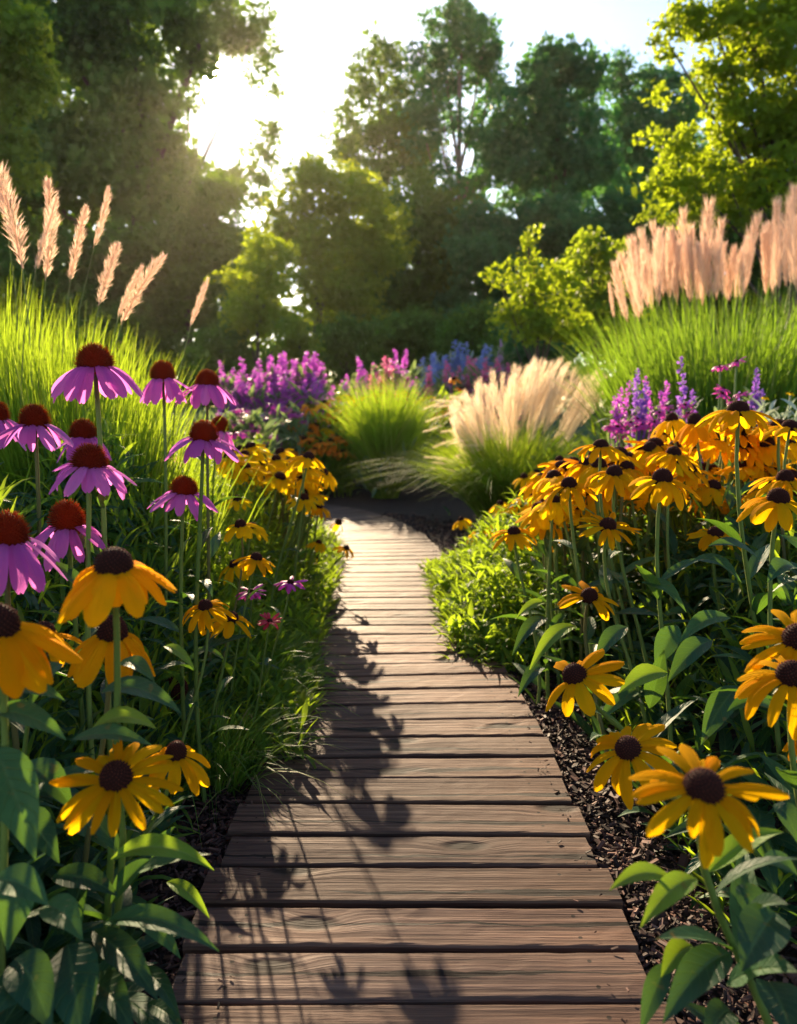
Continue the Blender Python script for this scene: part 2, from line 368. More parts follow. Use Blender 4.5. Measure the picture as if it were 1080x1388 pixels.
M['ground'] = ground_mat('meadow ground', [(0.3, (0.02, 0.035, 0.010)), (0.6, (0.05, 0.08, 0.02)), (0.8, (0.08, 0.10, 0.03))], 6, 0.8, 0.05)
M['mulch'] = ground_mat('dark mulch soil', [(0.3, (0.010, 0.007, 0.006)), (0.6, (0.035, 0.020, 0.016)), (0.85, (0.08, 0.045, 0.034))], 38, 1.0, 0.02)

# ------------------------------------------------------------------ ground
def sheet(name, xs, ys, dz, mat, kind):
    X, Y = np.meshgrid(xs, ys)
    V = np.stack([X, Y, hz(X, Y) + dz], axis=-1).reshape(-1, 3)
    o = link(name, mesh(name, V, grid_quads(len(ys), len(xs)), mat))
    return tag(o, kind=kind)
gx = np.concatenate([[-320, -220, -120, -60, -30, -15], np.arange(-10, 10.1, 0.5), [15, 30, 60, 120, 220, 320]])
gy = np.concatenate([[-55, -25, -10], np.arange(-4, 30.1, 0.5), np.arange(32, 76, 3), [90, 150, 230, 320]])
tag(sheet('ground', gx, gy, -0.02, M['ground'], 'structure'), 'wide green meadow ground under the garden', 'ground')
tag(sheet('mulch_bed', np.arange(-3.6, 4.1, 0.3), np.arange(-1.5, 13.1, 0.3), 0.0, M['mulch'], 'structure'), 'dark bark mulch bed either side of the boardwalk', 'mulch bed')

# ------------------------------------------------------------------ boardwalk
WP = 0.94
ctrl = np.array([(0.03, -1.2), (0.03, 0), (0.025, 1.5), (0.025, 2.6), (-0.03, 3.6), (-0.055, 4.6), (-0.10, 5.6), (-0.20, 6.6), (-0.42, 7.6), (-0.85, 8.5), (-1.5, 9.2), (-2.4, 9.7), (-3.5, 10.0), (-5.0, 10.2)])
def catmull(P, n=30):
    out = []
    for i in range(1, len(P) - 2):
        a, b, c, d = P[i - 1], P[i], P[i + 1], P[i + 2]
        for t in np.linspace(0, 1, n, endpoint=False):
            out.append(0.5 * ((2 * b) + (-a + c) * t + (2 * a - 5 * b + 4 * c - d) * t * t + (-a + 3 * b - 3 * c + d) * t ** 3))
    return np.array(out)
path = catmull(ctrl)
seg = np.linalg.norm(np.diff(path, axis=0), axis=1); arc = np.concatenate([[0], np.cumsum(seg)])
def path_at(s):
    return np.array([np.interp(s, arc, path[:, 0]), np.interp(s, arc, path[:, 1])])
def path_x(y):
    return np.interp(y, path[:, 1], path[:, 0])
boardwalk = thing('boardwalk', (0, 0, 0), 'brown weathered timber boardwalk curving away to the left between flower beds', 'boardwalk')
tag(boardwalk, kind='structure')
s = arc[-1] * 0 + 0.25
rw = random.Random(5)
TOP = 0.055
joists = [[], []]
while s < arc[-1] - 0.3:
    pw = 0.137 + rw.uniform(-0.012, 0.012)
    gap = rw.choice([0.010, 0.012, 0.014, 0.020])
    c0 = path_at(s + pw / 2); c1 = path_at(s + pw / 2 + 0.05)
    tang = nrm(c1 - c0); ang = math.atan2(tang[1], tang[0]) - PI / 2 + rw.uniform(-0.006, 0.006)
    L = WP + rw.uniform(-0.02, 0.03); n = 26; H = 0.036
    xs = np.linspace(-L / 2, L / 2, n)
    prof = np.array([(-.5, -1), (-.5, -.14), (-.478, -.03), (-.45, 0), (-.22, .0), (0, .0), (.22, .0), (.45, 0), (.478, -.03), (.5, -.14), (.5, -1)])
    ej = np.cumsum(RNG.normal(0, 0.0006, (n, 2)), axis=0); ej -= np.linspace(0, 1, n)[:, None] * ej[-1]
    V = np.zeros((n, len(prof), 3))
    V[..., 0] = xs[:, None]
    V[..., 1] = prof[None, :, 0] * pw + np.where(prof[None, :, 0] < 0, ej[:, :1], ej[:, 1:])
    cup = rw.uniform(-0.0025, 0.003)
    V[..., 2] = prof[None, :, 1] * H + cup * (1 - (prof[None, :, 0] * 2) ** 2) + RNG.normal(0, 0.0004, (n, len(prof)))
    Q = grid_quads(n, len(prof))
    mb = MB(); mb.add(V.reshape(-1, 3), Q)
    k = len(prof)
    for e, rev in ((0, False), (n - 1, True)):
        ring = V[e]; cen = ring.mean(axis=0)
        idx = np.arange(k - 1)
        T = np.stack([np.full(k - 1, k), idx + 1, idx], axis=1)
        mb.add(np.vstack([ring, cen]), None, T[:, ::-1] if rev else T)
    o = link('plank', mb.mesh('plank', M['wood'], smooth=False), boardwalk, (c0[0], c0[1], TOP + rw.uniform(-0.003, 0.003)))
    o.rotation_euler = (rw.uniform(-0.006, 0.006), rw.uniform(-0.003, 0.003), ang)
    for j, sg in enumerate((-1, 1)):
        joists[j].append((c0[0] + math.cos(ang) * 0.36 * sg, c0[1] + math.sin(ang) * 0.36 * sg, TOP - 0.052))
    s += pw + gap
for P in joists:
    mb = MB(); P = np.array(P); T = nrm(np.gradient(P, axis=0)); Nn = np.stack([-T[:, 1], T[:, 0], T[:, 2] * 0], axis=1)
    ring = np.stack([P + Nn * .025 + [0, 0, .013], P - Nn * .025 + [0, 0, .013], P - Nn * .025 - [0, 0, .05], P + Nn * .025 - [0, 0, .05]], axis=1)
    i = np.arange(len(P) - 1)[:, None] * 4; j = np.arange(4)[None, :]
    mb.add(ring.reshape(-1, 3), np.stack([i + j, i + (j + 1) % 4, i + 4 + (j + 1) % 4, i + 4 + j], axis=-1).reshape(-1, 4))
    mb.build('joist', M['joist'], boardwalk, smooth=False)

# loose bark chips beside the boards
def chips(n):
    y = 1.0 + 7.6 * RNG.random(n) ** 1.5
    side = np.where(RNG.random(n) < 0.5, -1, 1)
    x = path_x(y) + side * (WP / 2 - 0.02 + np.abs(RNG.normal(0, 0.28, n)))
    sz = RNG.uniform(0.004, 0.013, n) * np.where(RNG.random(n) < .06, 1.8, 1) * (1 + 0.12 * y)
    z = RNG.uniform(0.002, 0.022, n) + np.maximum(0, 0.02 * RNG.random(n))
    on = RNG.random(n) < .007
    x = np.where(on, path_x(y) + side * (WP / 2 - .01 - np.abs(RNG.normal(0, .05, n))), x); z = np.where(on, TOP + .005, z); sz = np.where(on, sz * .5, sz)
    T = np.array([(-1, -.35, -.12), (1, -.25, -.12), (.9, .4, -.12), (-.8, .3, -.12), (-.8, -.25, .12), (.8, -.2, .14), (.85, .3, .10), (-.9, .25, .13)])
    F = np.array([(0, 1, 5, 4), (1, 2, 6, 5), (2, 3, 7, 6), (3, 0, 4, 7), (4, 5, 6, 7)])
    d = np.stack([RNG.normal(size=n), RNG.normal(size=n), RNG.normal(0, .35, n)], axis=1)
    up = np.stack([RNG.normal(0, .4, n), RNG.normal(0, .4, n), np.ones(n)], axis=1)
    R = frames(d, up)[:, :, [1, 0, 2]]
    V = np.einsum('mij,nj->mni', R, T) * sz[:, None, None] * RNG.uniform(.7, 1.3, (n, 1, 1)) + np.stack([x, y, z], axis=1)[:, None, :]
    Q = (F[None] + (np.arange(n) * 8)[:, None, None]).reshape(-1, 4)
    mb = MB(); mb.add(V.reshape(-1, 3), Q, rnd=np.repeat(RNG.random(n) ** 1.4, 8))
    return mb
o = chips(34000).build('mulch', M['chip'], smooth=False)
tag(o, 'dark brown bark chips strewn along both sides of the boardwalk', 'mulch', kind='stuff')

# ------------------------------------------------------------------ leaves, petals, heads
def leaf_template(nl=7, w=0.26, droop=0.7, fold=0.18, pw=0.8, base=0.0):
    t = np.linspace(0, 1, nl)
    ang = 0.25 - droop * t ** 1.2
    step = 1.0 / (nl - 1)
    y = np.concatenate([[0], np.cumsum(np.cos((ang[1:] + ang[:-1]) / 2)) * step])
    z = np.concatenate([[0], np.cumsum(np.sin((ang[1:] + ang[:-1]) / 2)) * step])
    u = np.array([-1, -.45, 0, .45, 1.0])
    wd = w / 2 * (np.sin(PI * np.clip(t, 0, 1) ** pw) ** 1.15 + 0.04 + base)
    wd[-1] = w * 0.01
    X = u[None, :] * wd[:, None]
    Z = z[:, None] + fold * np.abs(u)[None, :] * wd[:, None] * 1.5
    Y = np.repeat(y[:, None], 5, axis=1)
    V = np.stack([X, Y, Z], axis=-1).reshape(-1, 3)
    return V, grid_quads(nl, 5), np.repeat(t, 5), np.tile(u, nl)
LEAFS = [leaf_template(8, 0.215, d, f) for d, f in ((0.5, .2), (0.9, .15), (1.3, .22), (0.7, .35))]
THIN = [leaf_template(5, 0.10, d, .2) for d in (0.3, 0.8, 1.3)]

def put_leaves(mb, tmpl, P, D, L, W=1.0, rnd=None, up=None):
    """many copies of one leaf shape into one mesh"""
    V, Q, t, u = tmpl
    P = np.asarray(P, float).reshape(-1, 3); D = np.asarray(D, float).reshape(-1, 3); n = len(P)
    if n == 0: return
    if up is None: up = np.stack([RNG.normal(0, .25, n), RNG.normal(0, .25, n), np.ones(n)], axis=1)
    R = frames(D, up)
    L = np.broadcast_to(np.asarray(L, float), (n,)); W = np.broadcast_to(np.asarray(W, float), (n,))
    S = np.stack([L * W, L, L], axis=1)
    VV = np.einsum('mij,mnj->mni', R, V[None] * S[:, None, :]) + P[:, None, :]
    QQ = (Q[None] + (np.arange(n) * len(V))[:, None, None]).reshape(-1, 4)
    if rnd is None: rnd = RNG.random(n)
    mb.add(VV.reshape(-1, 3), QQ, rnd=np.repeat(rnd, len(V)), t=np.tile(t, n), u=np.tile(u, n))

def leaf_curve(p0, p2, arch, w, roll=0.0, n=11, fold=0.16):
    """one broad leaf from p0 to the tip p2"""
    p0 = np.asarray(p0, float); p2 = np.asarray(p2, float)
    P = bez(p0, (p0 + p2) / 2 + np.array([0, 0, arch]), p2, n)
    T = nrm(np.gradient(P, axis=0))
    side = nrm(np.cross(T, np.array([math.sin(roll), -0.45, math.cos(roll)])))
    nor = np.cross(side, T)
    t = np.linspace(0, 1, n); u = np.array([-1, -.6, -.2, 0, .2, .6, 1.0])
    wd = w * .47 * (np.sin(PI * t ** 0.80) ** 1.1 + 0.05); wd[-1] = w * .01
    wav = 0.10 * np.sin(t * 9 + w * 300)[:, None] * np.abs(u)[None, :] ** 2
    V = P[:, None, :] + side[:, None, :] * (u[None, :, None] * wd[:, None, None]) + nor[:, None, :] * ((fold * 2 * np.abs(u) ** 1.3)[None, :] + wav)[..., None] * wd[:, None, None]
    return V.reshape(-1, 3), grid_quads(n, 7), np.repeat(t, 7), np.tile(u, n)

def petals_mb(seed, n, a0, a1, r0=0.16, W=0.30, jit=0.10, tip='round', missing=0, cup=0.22, lift=0.0):
    r = np.random.default_rng(seed); mb = MB()
    nl = 9; t = np.linspace(0, 1, nl); u = np.array([-1, -.5, 0, .5, 1.0])
    parts = []; rmax = 0
    skip = set(r.choice(n, missing, replace=False).tolist()) if missing else set()
    for i in range(n):
        if i in skip: continue
        az = 2 * PI * i / n + r.normal(0, 0.10)
        L = 0.92 * (1 + r.normal(0, 0.06)); b0 = a0 + r.normal(0, jit) + (0.10 if i % 2 else 0); b1 = a1 + r.normal(0, jit * 1.9)
        wear = r.random()
        if wear < .10: L *= r.uniform(.62, .82)
        elif wear < .20: b1 -= r.uniform(.4, .8)
        elif wear < .23: b1 += r.uniform(.2, .5)
        th = b0 + (b1 - b0) * t ** 0.9
        st = L / (nl - 1)
        rr = r0 + np.concatenate([[0], np.cumsum(np.cos((th[1:] + th[:-1]) / 2)) * st])
        zz = np.concatenate([[0], np.cumsum(np.sin((th[1:] + th[:-1]) / 2)) * st]) + lift + (0.012 if i % 2 else 0)
        w = W / 2 * (1 + r.normal(0, 0.08)) * (0.40 + 0.60 * np.sin(np.clip(t / 0.6, 0, 1) * PI / 2))
        w = w * np.where(t > 0.6, np.sqrt(np.clip(1 - ((t - 0.6) / 0.415) ** 2.3, 0.0, 1)), 1)
        tw = r.normal(0, 0.22) * t
        nx, nz = -np.sin(th), np.cos(th)
        sag = -cup * (u ** 2)[None, :] * w[:, None] * 2 + 0.02 * np.cos(u * PI * 2)[None, :] * np.sin(PI * t)[:, None]
        lat = u[None, :] * w[:, None] * np.cos(tw)[:, None]; hgt = sag + u[None, :] * w[:, None] * np.sin(tw)[:, None]
        R_ = rr[:, None] + nx[:, None] * hgt; Z_ = zz[:, None] + nz[:, None] * hgt
        # tip with a shallow notch
        if tip == 'notch': R_[-1, 2] -= 0.03 * math.cos(th[-1]); Z_[-1, 2] -= 0.03 * math.sin(th[-1])
        bend = r.normal(0, 0.05) * t ** 2
        lat = lat + bend[:, None]
        X = R_ * math.cos(az) - lat * math.sin(az); Y = R_ * math.sin(az) + lat * math.cos(az)
        V = np.stack([X, Y, Z_], axis=-1).reshape(-1, 3)
        parts.append((V, r.random())); rmax = max(rmax, np.percentile(R_, 97))
    for V, q in parts:
        mb.add(V / rmax, grid_quads(nl, 5), rnd=q, t=np.repeat(t, 5), u=np.tile(u, nl))
    return mb, 1.0 / rmax

def cone_mb(seed, rad, hgt, n, spike, flat=0.0, spread=1.0):
    """dome of packed florets on a phyllotaxis spiral"""
    r = np.random.default_rng(seed); mb = MB()
    ns, nr = 18, 9
    ph = np.linspace(0, PI / 2 + 0.5, nr)
    P = []
    for p in ph:
        for a in np.linspace(0, 2 * PI, ns, endpoint=False):
            P.append((rad * math.sin(p) * math.cos(a), rad * math.sin(p) * math.sin(a), hgt * math.cos(p) ** (1 if math.cos(p) > 0 else 1)))
    P = np.array(P)
    i = np.arange(nr - 1)[:, None] * ns; j = np.arange(ns)[None, :]; k = (j + 1) % ns
    mb.add(P, np.stack([i + j, i + ns + j, i + ns + k, i + k], axis=-1).reshape(-1, 4), rnd=0.0)
    q = np.arange(n) + 0.5
    cp = 1 - q / n * 1.12
    sp = np.sqrt(np.clip(1 - cp ** 2, 0, 1)); az = q * 2.39996
    base = np.stack([rad * sp * np.cos(az), rad * sp * np.sin(az), hgt * cp], axis=1)
    nor = nrm(np.stack([sp * np.cos(az) / rad, sp * np.sin(az) / rad, cp / hgt + 0.15 / rad * spread], axis=1) + r.normal(0, .06, (n, 3)) / rad)
    tan = nrm(np.cross(nor, np.array([0.01, 0.02, 1.0]))); bt = np.cross(nor, tan)
    wd = rad * 1.9 / math.sqrt(n) * (0.62 if spike < .1 else 0.42)
    ln = spike * (0.75 + 0.5 * r.random(n)) * (0.6 + 0.4 * sp)
    V = np.stack([base + tan * wd, base + bt * wd, base - tan * wd, base - bt * wd, base + nor * ln[:, None]], axis=1)
    T = (np.array([(0, 1, 4), (1, 2, 4), (2, 3, 4), (3, 0, 4)])[None] + (np.arange(n) * 5)[:, None, None]).reshape(-1, 3)
    tipv = np.clip(0.50 + 0.28 * r.random(n) + 0.30 * np.clip(cp, 0, 1), 0, 1)
    rn = np.stack([tipv * 0.25] * 4 + [tipv], axis=1).reshape(-1)
    mb.add(V.reshape(-1, 3), None, T, rnd=rn)
    return mb

HEAD = {}
def add_head(key, pm, cm, pargs, cargs):
    a, _ = petals_mb(**pargs); b = cone_mb(**cargs)
    HEAD[key] = (a.mesh('petals', pm), b.mesh('cone', cm, smooth=True))
G, L_, CB = M['petal_gold'], M['petal_lemon'], M['cone_brown']
cb = dict(rad=0.235, hgt=0.26, n=190, spike=0.035)
add_head('flat', G, CB, dict(seed=1, n=19, a0=0.22, a1=-0.62, W=0.205), dict(seed=1, **cb))
add_head('flat2', G, CB, dict(seed=2, n=18, a0=0.15, a1=-0.85, W=0.215, jit=.13), dict(seed=2, **cb))
add_head('mid', G, CB, dict(seed=3, n=15, a0=0.02, a1=-0.95, W=0.24), dict(seed=3, **cb))
add_head('mid2', G, CB, dict(seed=4, n=12, a0=-0.08, a1=-0.90, W=0.33, missing=1), dict(seed=4, **cb))
add_head('droop', G, CB, dict(seed=5, n=16, a0=-0.42, a1=-1.22, W=0.34, jit=0.10), dict(seed=5, rad=0.25, hgt=0.30, n=190, spike=0.035))
add_head('sparse', G, CB, dict(seed=6, n=11, a0=0.05, a1=-0.75, W=0.30, missing=2, jit=0.15), dict(seed=6, **cb))
add_head('lemon', L_, CB, dict(seed=7, n=12, a0=0.0, a1=-0.85, W=0.34, jit=.14), dict(seed=7, **cb))
add_head('lemon2', L_, CB, dict(seed=8, n=11, a0=-0.15, a1=-1.1, W=0.36, jit=.16), dict(seed=8, **cb))
add_head('lemon3', L_, CB, dict(seed=31, n=13, a0=0.1, a1=-1.0, W=0.30, jit=.22, missing=2), dict(seed=31, **cb))
add_head('lemon4', L_, CB, dict(seed=32, n=10, a0=-0.3, a1=-0.9, W=0.38, jit=.18), dict(seed=32, rad=.26, hgt=.22, n=170, spike=.04))
add_head('gold3', G, CB, dict(seed=33, n=13, a0=-0.05, a1=-1.2, W=0.30, jit=.2, missing=1), dict(seed=33, rad=.22, hgt=.28, n=190, spike=.035))
add_head('gold4', G, CB, dict(seed=34, n=15, a0=0.12, a1=-0.7, W=0.26, jit=.16), dict(seed=34, rad=.25, hgt=.23, n=190, spike=.04))
add_head('bare', L_, CB, dict(seed=9, n=10, a0=-0.9, a1=-1.4, W=0.30, missing=6, jit=.3), dict(seed=9, rad=0.5, hgt=0.55, n=150, spike=0.06))
MV, CO = M['petal_mauve'], M['cone_orange']
cc = dict(rad=0.285, hgt=0.40, n=300, spike=0.115)
add_head('cone', MV, CO, dict(seed=21, n=15, a0=-0.50, a1=-1.18, r0=0.20, W=0.27, jit=.08, tip='notch', cup=.15), dict(seed=21, **cc))
add_head('cone2', MV, CO, dict(seed=22, n=14, a0=-0.36, a1=-1.05, r0=0.20, W=0.27, jit=.10, tip='notch', cup=.15), dict(seed=22, **cc))
add_head('cone3', MV, CO, dict(seed=23, n=13, a0=-0.6, a1=-1.25, r0=0.20, W=0.31, jit=.12, tip='notch', cup=.15), dict(seed=23, rad=.31, hgt=.42, n=300, spike=.115))
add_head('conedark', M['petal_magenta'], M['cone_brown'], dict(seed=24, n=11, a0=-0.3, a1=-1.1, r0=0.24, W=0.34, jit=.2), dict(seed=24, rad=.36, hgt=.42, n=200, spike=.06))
add_head('magenta', M['petal_magenta'], M['cone_brown'], dict(seed=25, n=16, a0=0.1, a1=-0.6, r0=0.15, W=0.26, jit=.2), dict(seed=25, rad=.2, hgt=.2, n=90, spike=.04))
add_head('red', M['petal_red'], M['cone_brown'], dict(seed=26, n=14, a0=0.2, a1=-0.5, r0=0.12, W=0.32, jit=.25), dict(seed=26, rad=.2, hgt=.2, n=90, spike=.04))
add_head('orange', M['petal_orange'], M['cone_brown'], dict(seed=27, n=10, a0=0.1, a1=-0.7, r0=0.15, W=0.42, jit=.2), dict(seed=27, rad=.28, hgt=.26, n=60, spike=.04))
add_head('yellow', M['petal_lemon'], M['cone_brown'], dict(seed=28, n=10, a0=0.15, a1=-0.6, r0=0.15, W=0.42, jit=.2), dict(seed=28, rad=.22, hgt=.2, n=60, spike=.04))

def put_head(key, pos, axis, R, root, spin=None, hs=1.0):
    ax = Vector([float(a) for a in axis]).normalized(); hs = hs * random.uniform(.85, 1.15); ws = random.uniform(.93, 1.04)
    q = ax.to_track_quat('Z', 'Y') @ Quaternion((0, 0, 1), random.uniform(0, 6.28) if spin is None else spin)
    h = bpy.data.objects.new('flower_head', None); COL.objects.link(h); h.parent = root
    h.empty_display_size = 0.02
    h.location = Vector([float(a) for a in pos]) - root.location
    h.rotation_mode = 'QUATERNION'; h.rotation_quaternion = q; h.scale = (R * ws, R, R * hs)
    for nm, me in zip(('petals', 'cone'), HEAD[key]): link(nm, me, h)
    return h

def stem_curve(base, head, axis, n=9, bow=0.0):
    base = np.asarray(base, float); head = np.asarray(head, float); H = np.linalg.norm(head - base)
    return bez3(base, base + np.array([bow, 0, H * 0.4]), head - nrm(axis) * H * 0.33, head, n)

PLANTS = {}
def flower(kind, px, py, s, d=None, tilt=(0, .25), base=(0, 0), head='mid', label='', group=None, leaves=6, leafL=0.20, spin=None, ident=None, rad=None, single=False, D=0.20):
    """one flowering stalk standing on the bed: stem, leaves, petals, cone"""
    if d is None: d = D * FPX / s
    R = s * d / FPX / 2 * (1.1 if kind == 'purple_coneflower' else 1.04)
    p = at(px, py, d)
    axis = nrm(np.array([tilt[0], -tilt[1], 1.0]))
    # px,py is the middle of the cone: the petals' root lies a little below it
    p = p - axis * R * (0.16 if kind == 'black_eyed_susan' else 0.24)
    b = np.array([p[0] + base[0], p[1] + base[1], 0.0])
    # stay off the boards
    pe = path_x(b[1])
    if abs(b[0] - pe) < WP / 2 + 0.05:
        b[0] = pe + math.copysign(WP / 2 + 0.06, p[0] - pe)
    b[2] = float(hz(b[0], b[1]))
    cat = {'black_eyed_susan': 'black-eyed susan', 'purple_coneflower': 'coneflower'}.get(kind, 'flower')
    root = thing(kind, b, label, cat, group)
    C = stem_curve(b, p, axis, 10, random.uniform(-.04, .04))
    r = rad or max(0.0035, 0.0052 * R / 0.1)
    mb = MB(); tube(mb, C, np.linspace(r * 1.35, r * 0.85, len(C)), 6, rnd=random.random())
    # green cup of bracts under the head
    nb = 9; az = np.linspace(0, 2 * PI, nb, endpoint=False)
    ref = nrm(np.cross(axis, [0.3, 1, 0.2])); ref2 = np.cross(axis, ref)
    dirs = np.cos(az)[:, None] * ref + np.sin(az)[:, None] * ref2 - axis * 0.55
    put_leaves(mb, THIN[0], np.repeat((p - axis * 0.02 * R)[None], nb, 0), dirs, R * 0.42, 2.2)
    mb.build('stem', M['stem'] if random.random() < .8 else M['stem_dark'], root)
    put_head(head, p, axis, R, root, spin)
    if leaves:
        ts = np.linspace(0.06, 0.72, leaves) + RNG.normal(0, .03, leaves)
        idx = np.clip(ts * (len(C) - 1), 0, len(C) - 1.01)
        P = np.array([C[int(i)] * (1 - i % 1) + C[int(i) + 1] * (i % 1) for i in idx])
        az = np.arange(leaves) * 2.4 + random.uniform(0, 6)
        D_ = np.stack([np.cos(az), np.sin(az), RNG.uniform(.1, .9, leaves)], axis=1)
        LL = leafL * (1.15 - 0.5 * ts) * RNG.uniform(.8, 1.2, leaves)
        if single:
            for k in range(leaves):
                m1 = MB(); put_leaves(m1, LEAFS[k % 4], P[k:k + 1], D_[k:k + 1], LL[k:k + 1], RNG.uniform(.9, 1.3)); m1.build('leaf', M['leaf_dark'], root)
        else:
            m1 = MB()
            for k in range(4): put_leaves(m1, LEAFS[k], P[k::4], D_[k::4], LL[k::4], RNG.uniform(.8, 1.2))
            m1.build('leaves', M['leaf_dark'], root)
    if ident: PLANTS[ident] = root
    return root

BS, PC = 'black_eyed_susan', 'purple_coneflower'
GR, GL, GC = 'black-eyed susans in the bed right of the boardwalk', 'black-eyed susans in the bed left of the boardwalk', 'purple coneflowers left of the boardwalk'

# --- black-eyed susans close to the viewer
flower(BS, 957, 1056, 225, tilt=(0.0, .34), base=(.22, .1), head='flat2', ident='R1', single=True, group=GR,
       label='largest black-eyed susan low on the right, thirteen long petals, over mulch')
flower(BS, 849, 1008, 150, tilt=(-.42, .42), base=(.42, .2), head='mid', ident='R2', single=True, group=GR, spin=.4,
       label='black-eyed susan leaning left over mulch, just behind the largest flower on the right')
flower(BS, 776, 909, 130, tilt=(-.50, .35), base=(.40, .25), head='sparse', ident='R3', single=True, group=GR, spin=1.1,
       label='lopsided black-eyed susan leaning out toward the boardwalk with petals swept to both sides')
flower(BS, 1074, 908, 165, tilt=(-.15, .35), base=(.15, .1), head='mid', ident='R4', single=True, group=GR,
       label='golden black-eyed susan cut by the right picture edge, drooping below another at the same edge')
flower(BS, 1084, 858, 170, d=1.35, tilt=(-.2, .5), base=(.15, .1), head='flat2', group=GR, leaves=6,
       label='upper black-eyed susan of the pair cut by the right picture edge, showing only fanned petals')
flower(BS, 1090, 996, 70, d=1.5, tilt=(-.3, .2), base=(.15, .1), head='droop', group=GR, leaves=5,
       label='orange petal tip of a small black-eyed susan at the right edge above the largest flower')
flower(BS, 156, 1046, 190, tilt=(.04, .42), base=(-.08, .12), head='flat', ident='L1', single=True, group=GL,
       label='wide open black-eyed susan, lowest flower of the left bed, on a thick green stem')
flower(BS, 239, 1014, 122, d=1.42, tilt=(.15, .15), base=(-.22, .1), head='mid2', ident='L2', single=True, group=GL, spin=2.2,
       label='black-eyed susan with two petals curled up above its cone, right behind the lowest left flower')
flower(BS, 153, 753, 188, tilt=(.05, .18), base=(-.10, .1), head='droop', ident='L3', group=GL, leaves=0,
       label='big drooping black-eyed susan below the purple coneflowers, petals hanging like a skirt')
flower(BS, -4, 836, 205, tilt=(.1, .25), base=(-.1, .1), head='droop', ident='L4', group=GL, leaves=0, spin=.7,
       label='large black-eyed susan cut by the left picture edge with broad hanging petals')
flower(BS, 152, 848, 150, d=1.3, tilt=(.1, .1), base=(-.14, .1), head='droop', ident='L5', group=GL, leaves=0, spin=1.9,
       label='black-eyed susan half hidden beneath the big drooping one, its cone just under those petals')
flower(BS, 60, 850, 120, d=1.3, tilt=(.3, .1), base=(-.14, .1), head='mid2', group=GL, leaves=4,
       label='black-eyed susan squeezed between the edge flower and the half hidden drooping flower')
# --- left bed, farther
for (px, py, s, hd, tl, lb) in (
    (277, 817, 82, 'mid', (-.1, .25), 'left flower of the pair of black-eyed susans above the left grass tufts'),
    (314, 833, 76, 'mid2', (.15, .2), 'right flower of the pair of black-eyed susans above the left grass tufts'),
    (325, 708, 62, 'lemon', (-.1, .2), 'black-eyed susan at the middle of the feathery left bank, cone touching a second cone'),
    (342, 710, 52, 'lemon2', (.2, .1), 'black-eyed susan tucked against the right side of another on the feathery left bank'),
    (348, 752, 64, 'mid2', (.25, .1), 'black-eyed susan tipping right, low on the feathery left bank'),
    (316, 762, 56, 'lemon2', (-.3, .1), 'black-eyed susan tipping left, low on the feathery left bank'),
    (321, 674, 48, 'lemon', (0, .1), 'small flat black-eyed susan seen edge on above the feathery left bank'),
    (419, 615, 60, 'mid2', (.2, .1), 'orange tinted black-eyed susan highest at the bend beside the dark grass'),
    (440, 638, 48, 'lemon2', (.35, .1), 'black-eyed susan leaning right over the far bend of the boardwalk'),
    (412, 672, 52, 'lemon', (.1, .1), 'yellow black-eyed susan just above the far end of the boardwalk'),
    (432, 684, 46, 'mid', (.3, .1), 'black-eyed susan drooping onto the far left edge of the boardwalk'),
    (240, 930, 62, 'bare', (.8, .1), 'fallen looking black-eyed susan with one golden petal left above the grass tufts'),
    (432, 733, 34, 'lemon2', (.2, .1), 'small wilting black-eyed susan with pale petals beside the boardwalk planks'),
    (470, 741, 34, 'mid2', (.4, .1), 'small black-eyed susan hanging over the left boardwalk edge')):
    flower(BS, px, py, s, D=.14 if py > 725 and (px > 425 or px < 250) else .16 if px < 400 and py > 650 else .2, tilt=tl, base=(-.12 if px < 400 else -.2, .05), head=hd, label=lb, group=GL, leaves=4, leafL=.12)
flower(BS, 459, 707, 18, D=.085, tilt=(.3, .1), base=(-.2, 0), head='bare', label='reddish bare seed cone on a thin stalk over the far boardwalk', group=GL, leaves=0)
flower(BS, 428, 752, 20, D=.10, tilt=(.7, .1), base=(-.15, 0), head='bare', label='brown spent cone bent over beside the left boardwalk edge', group=GL, leaves=0)
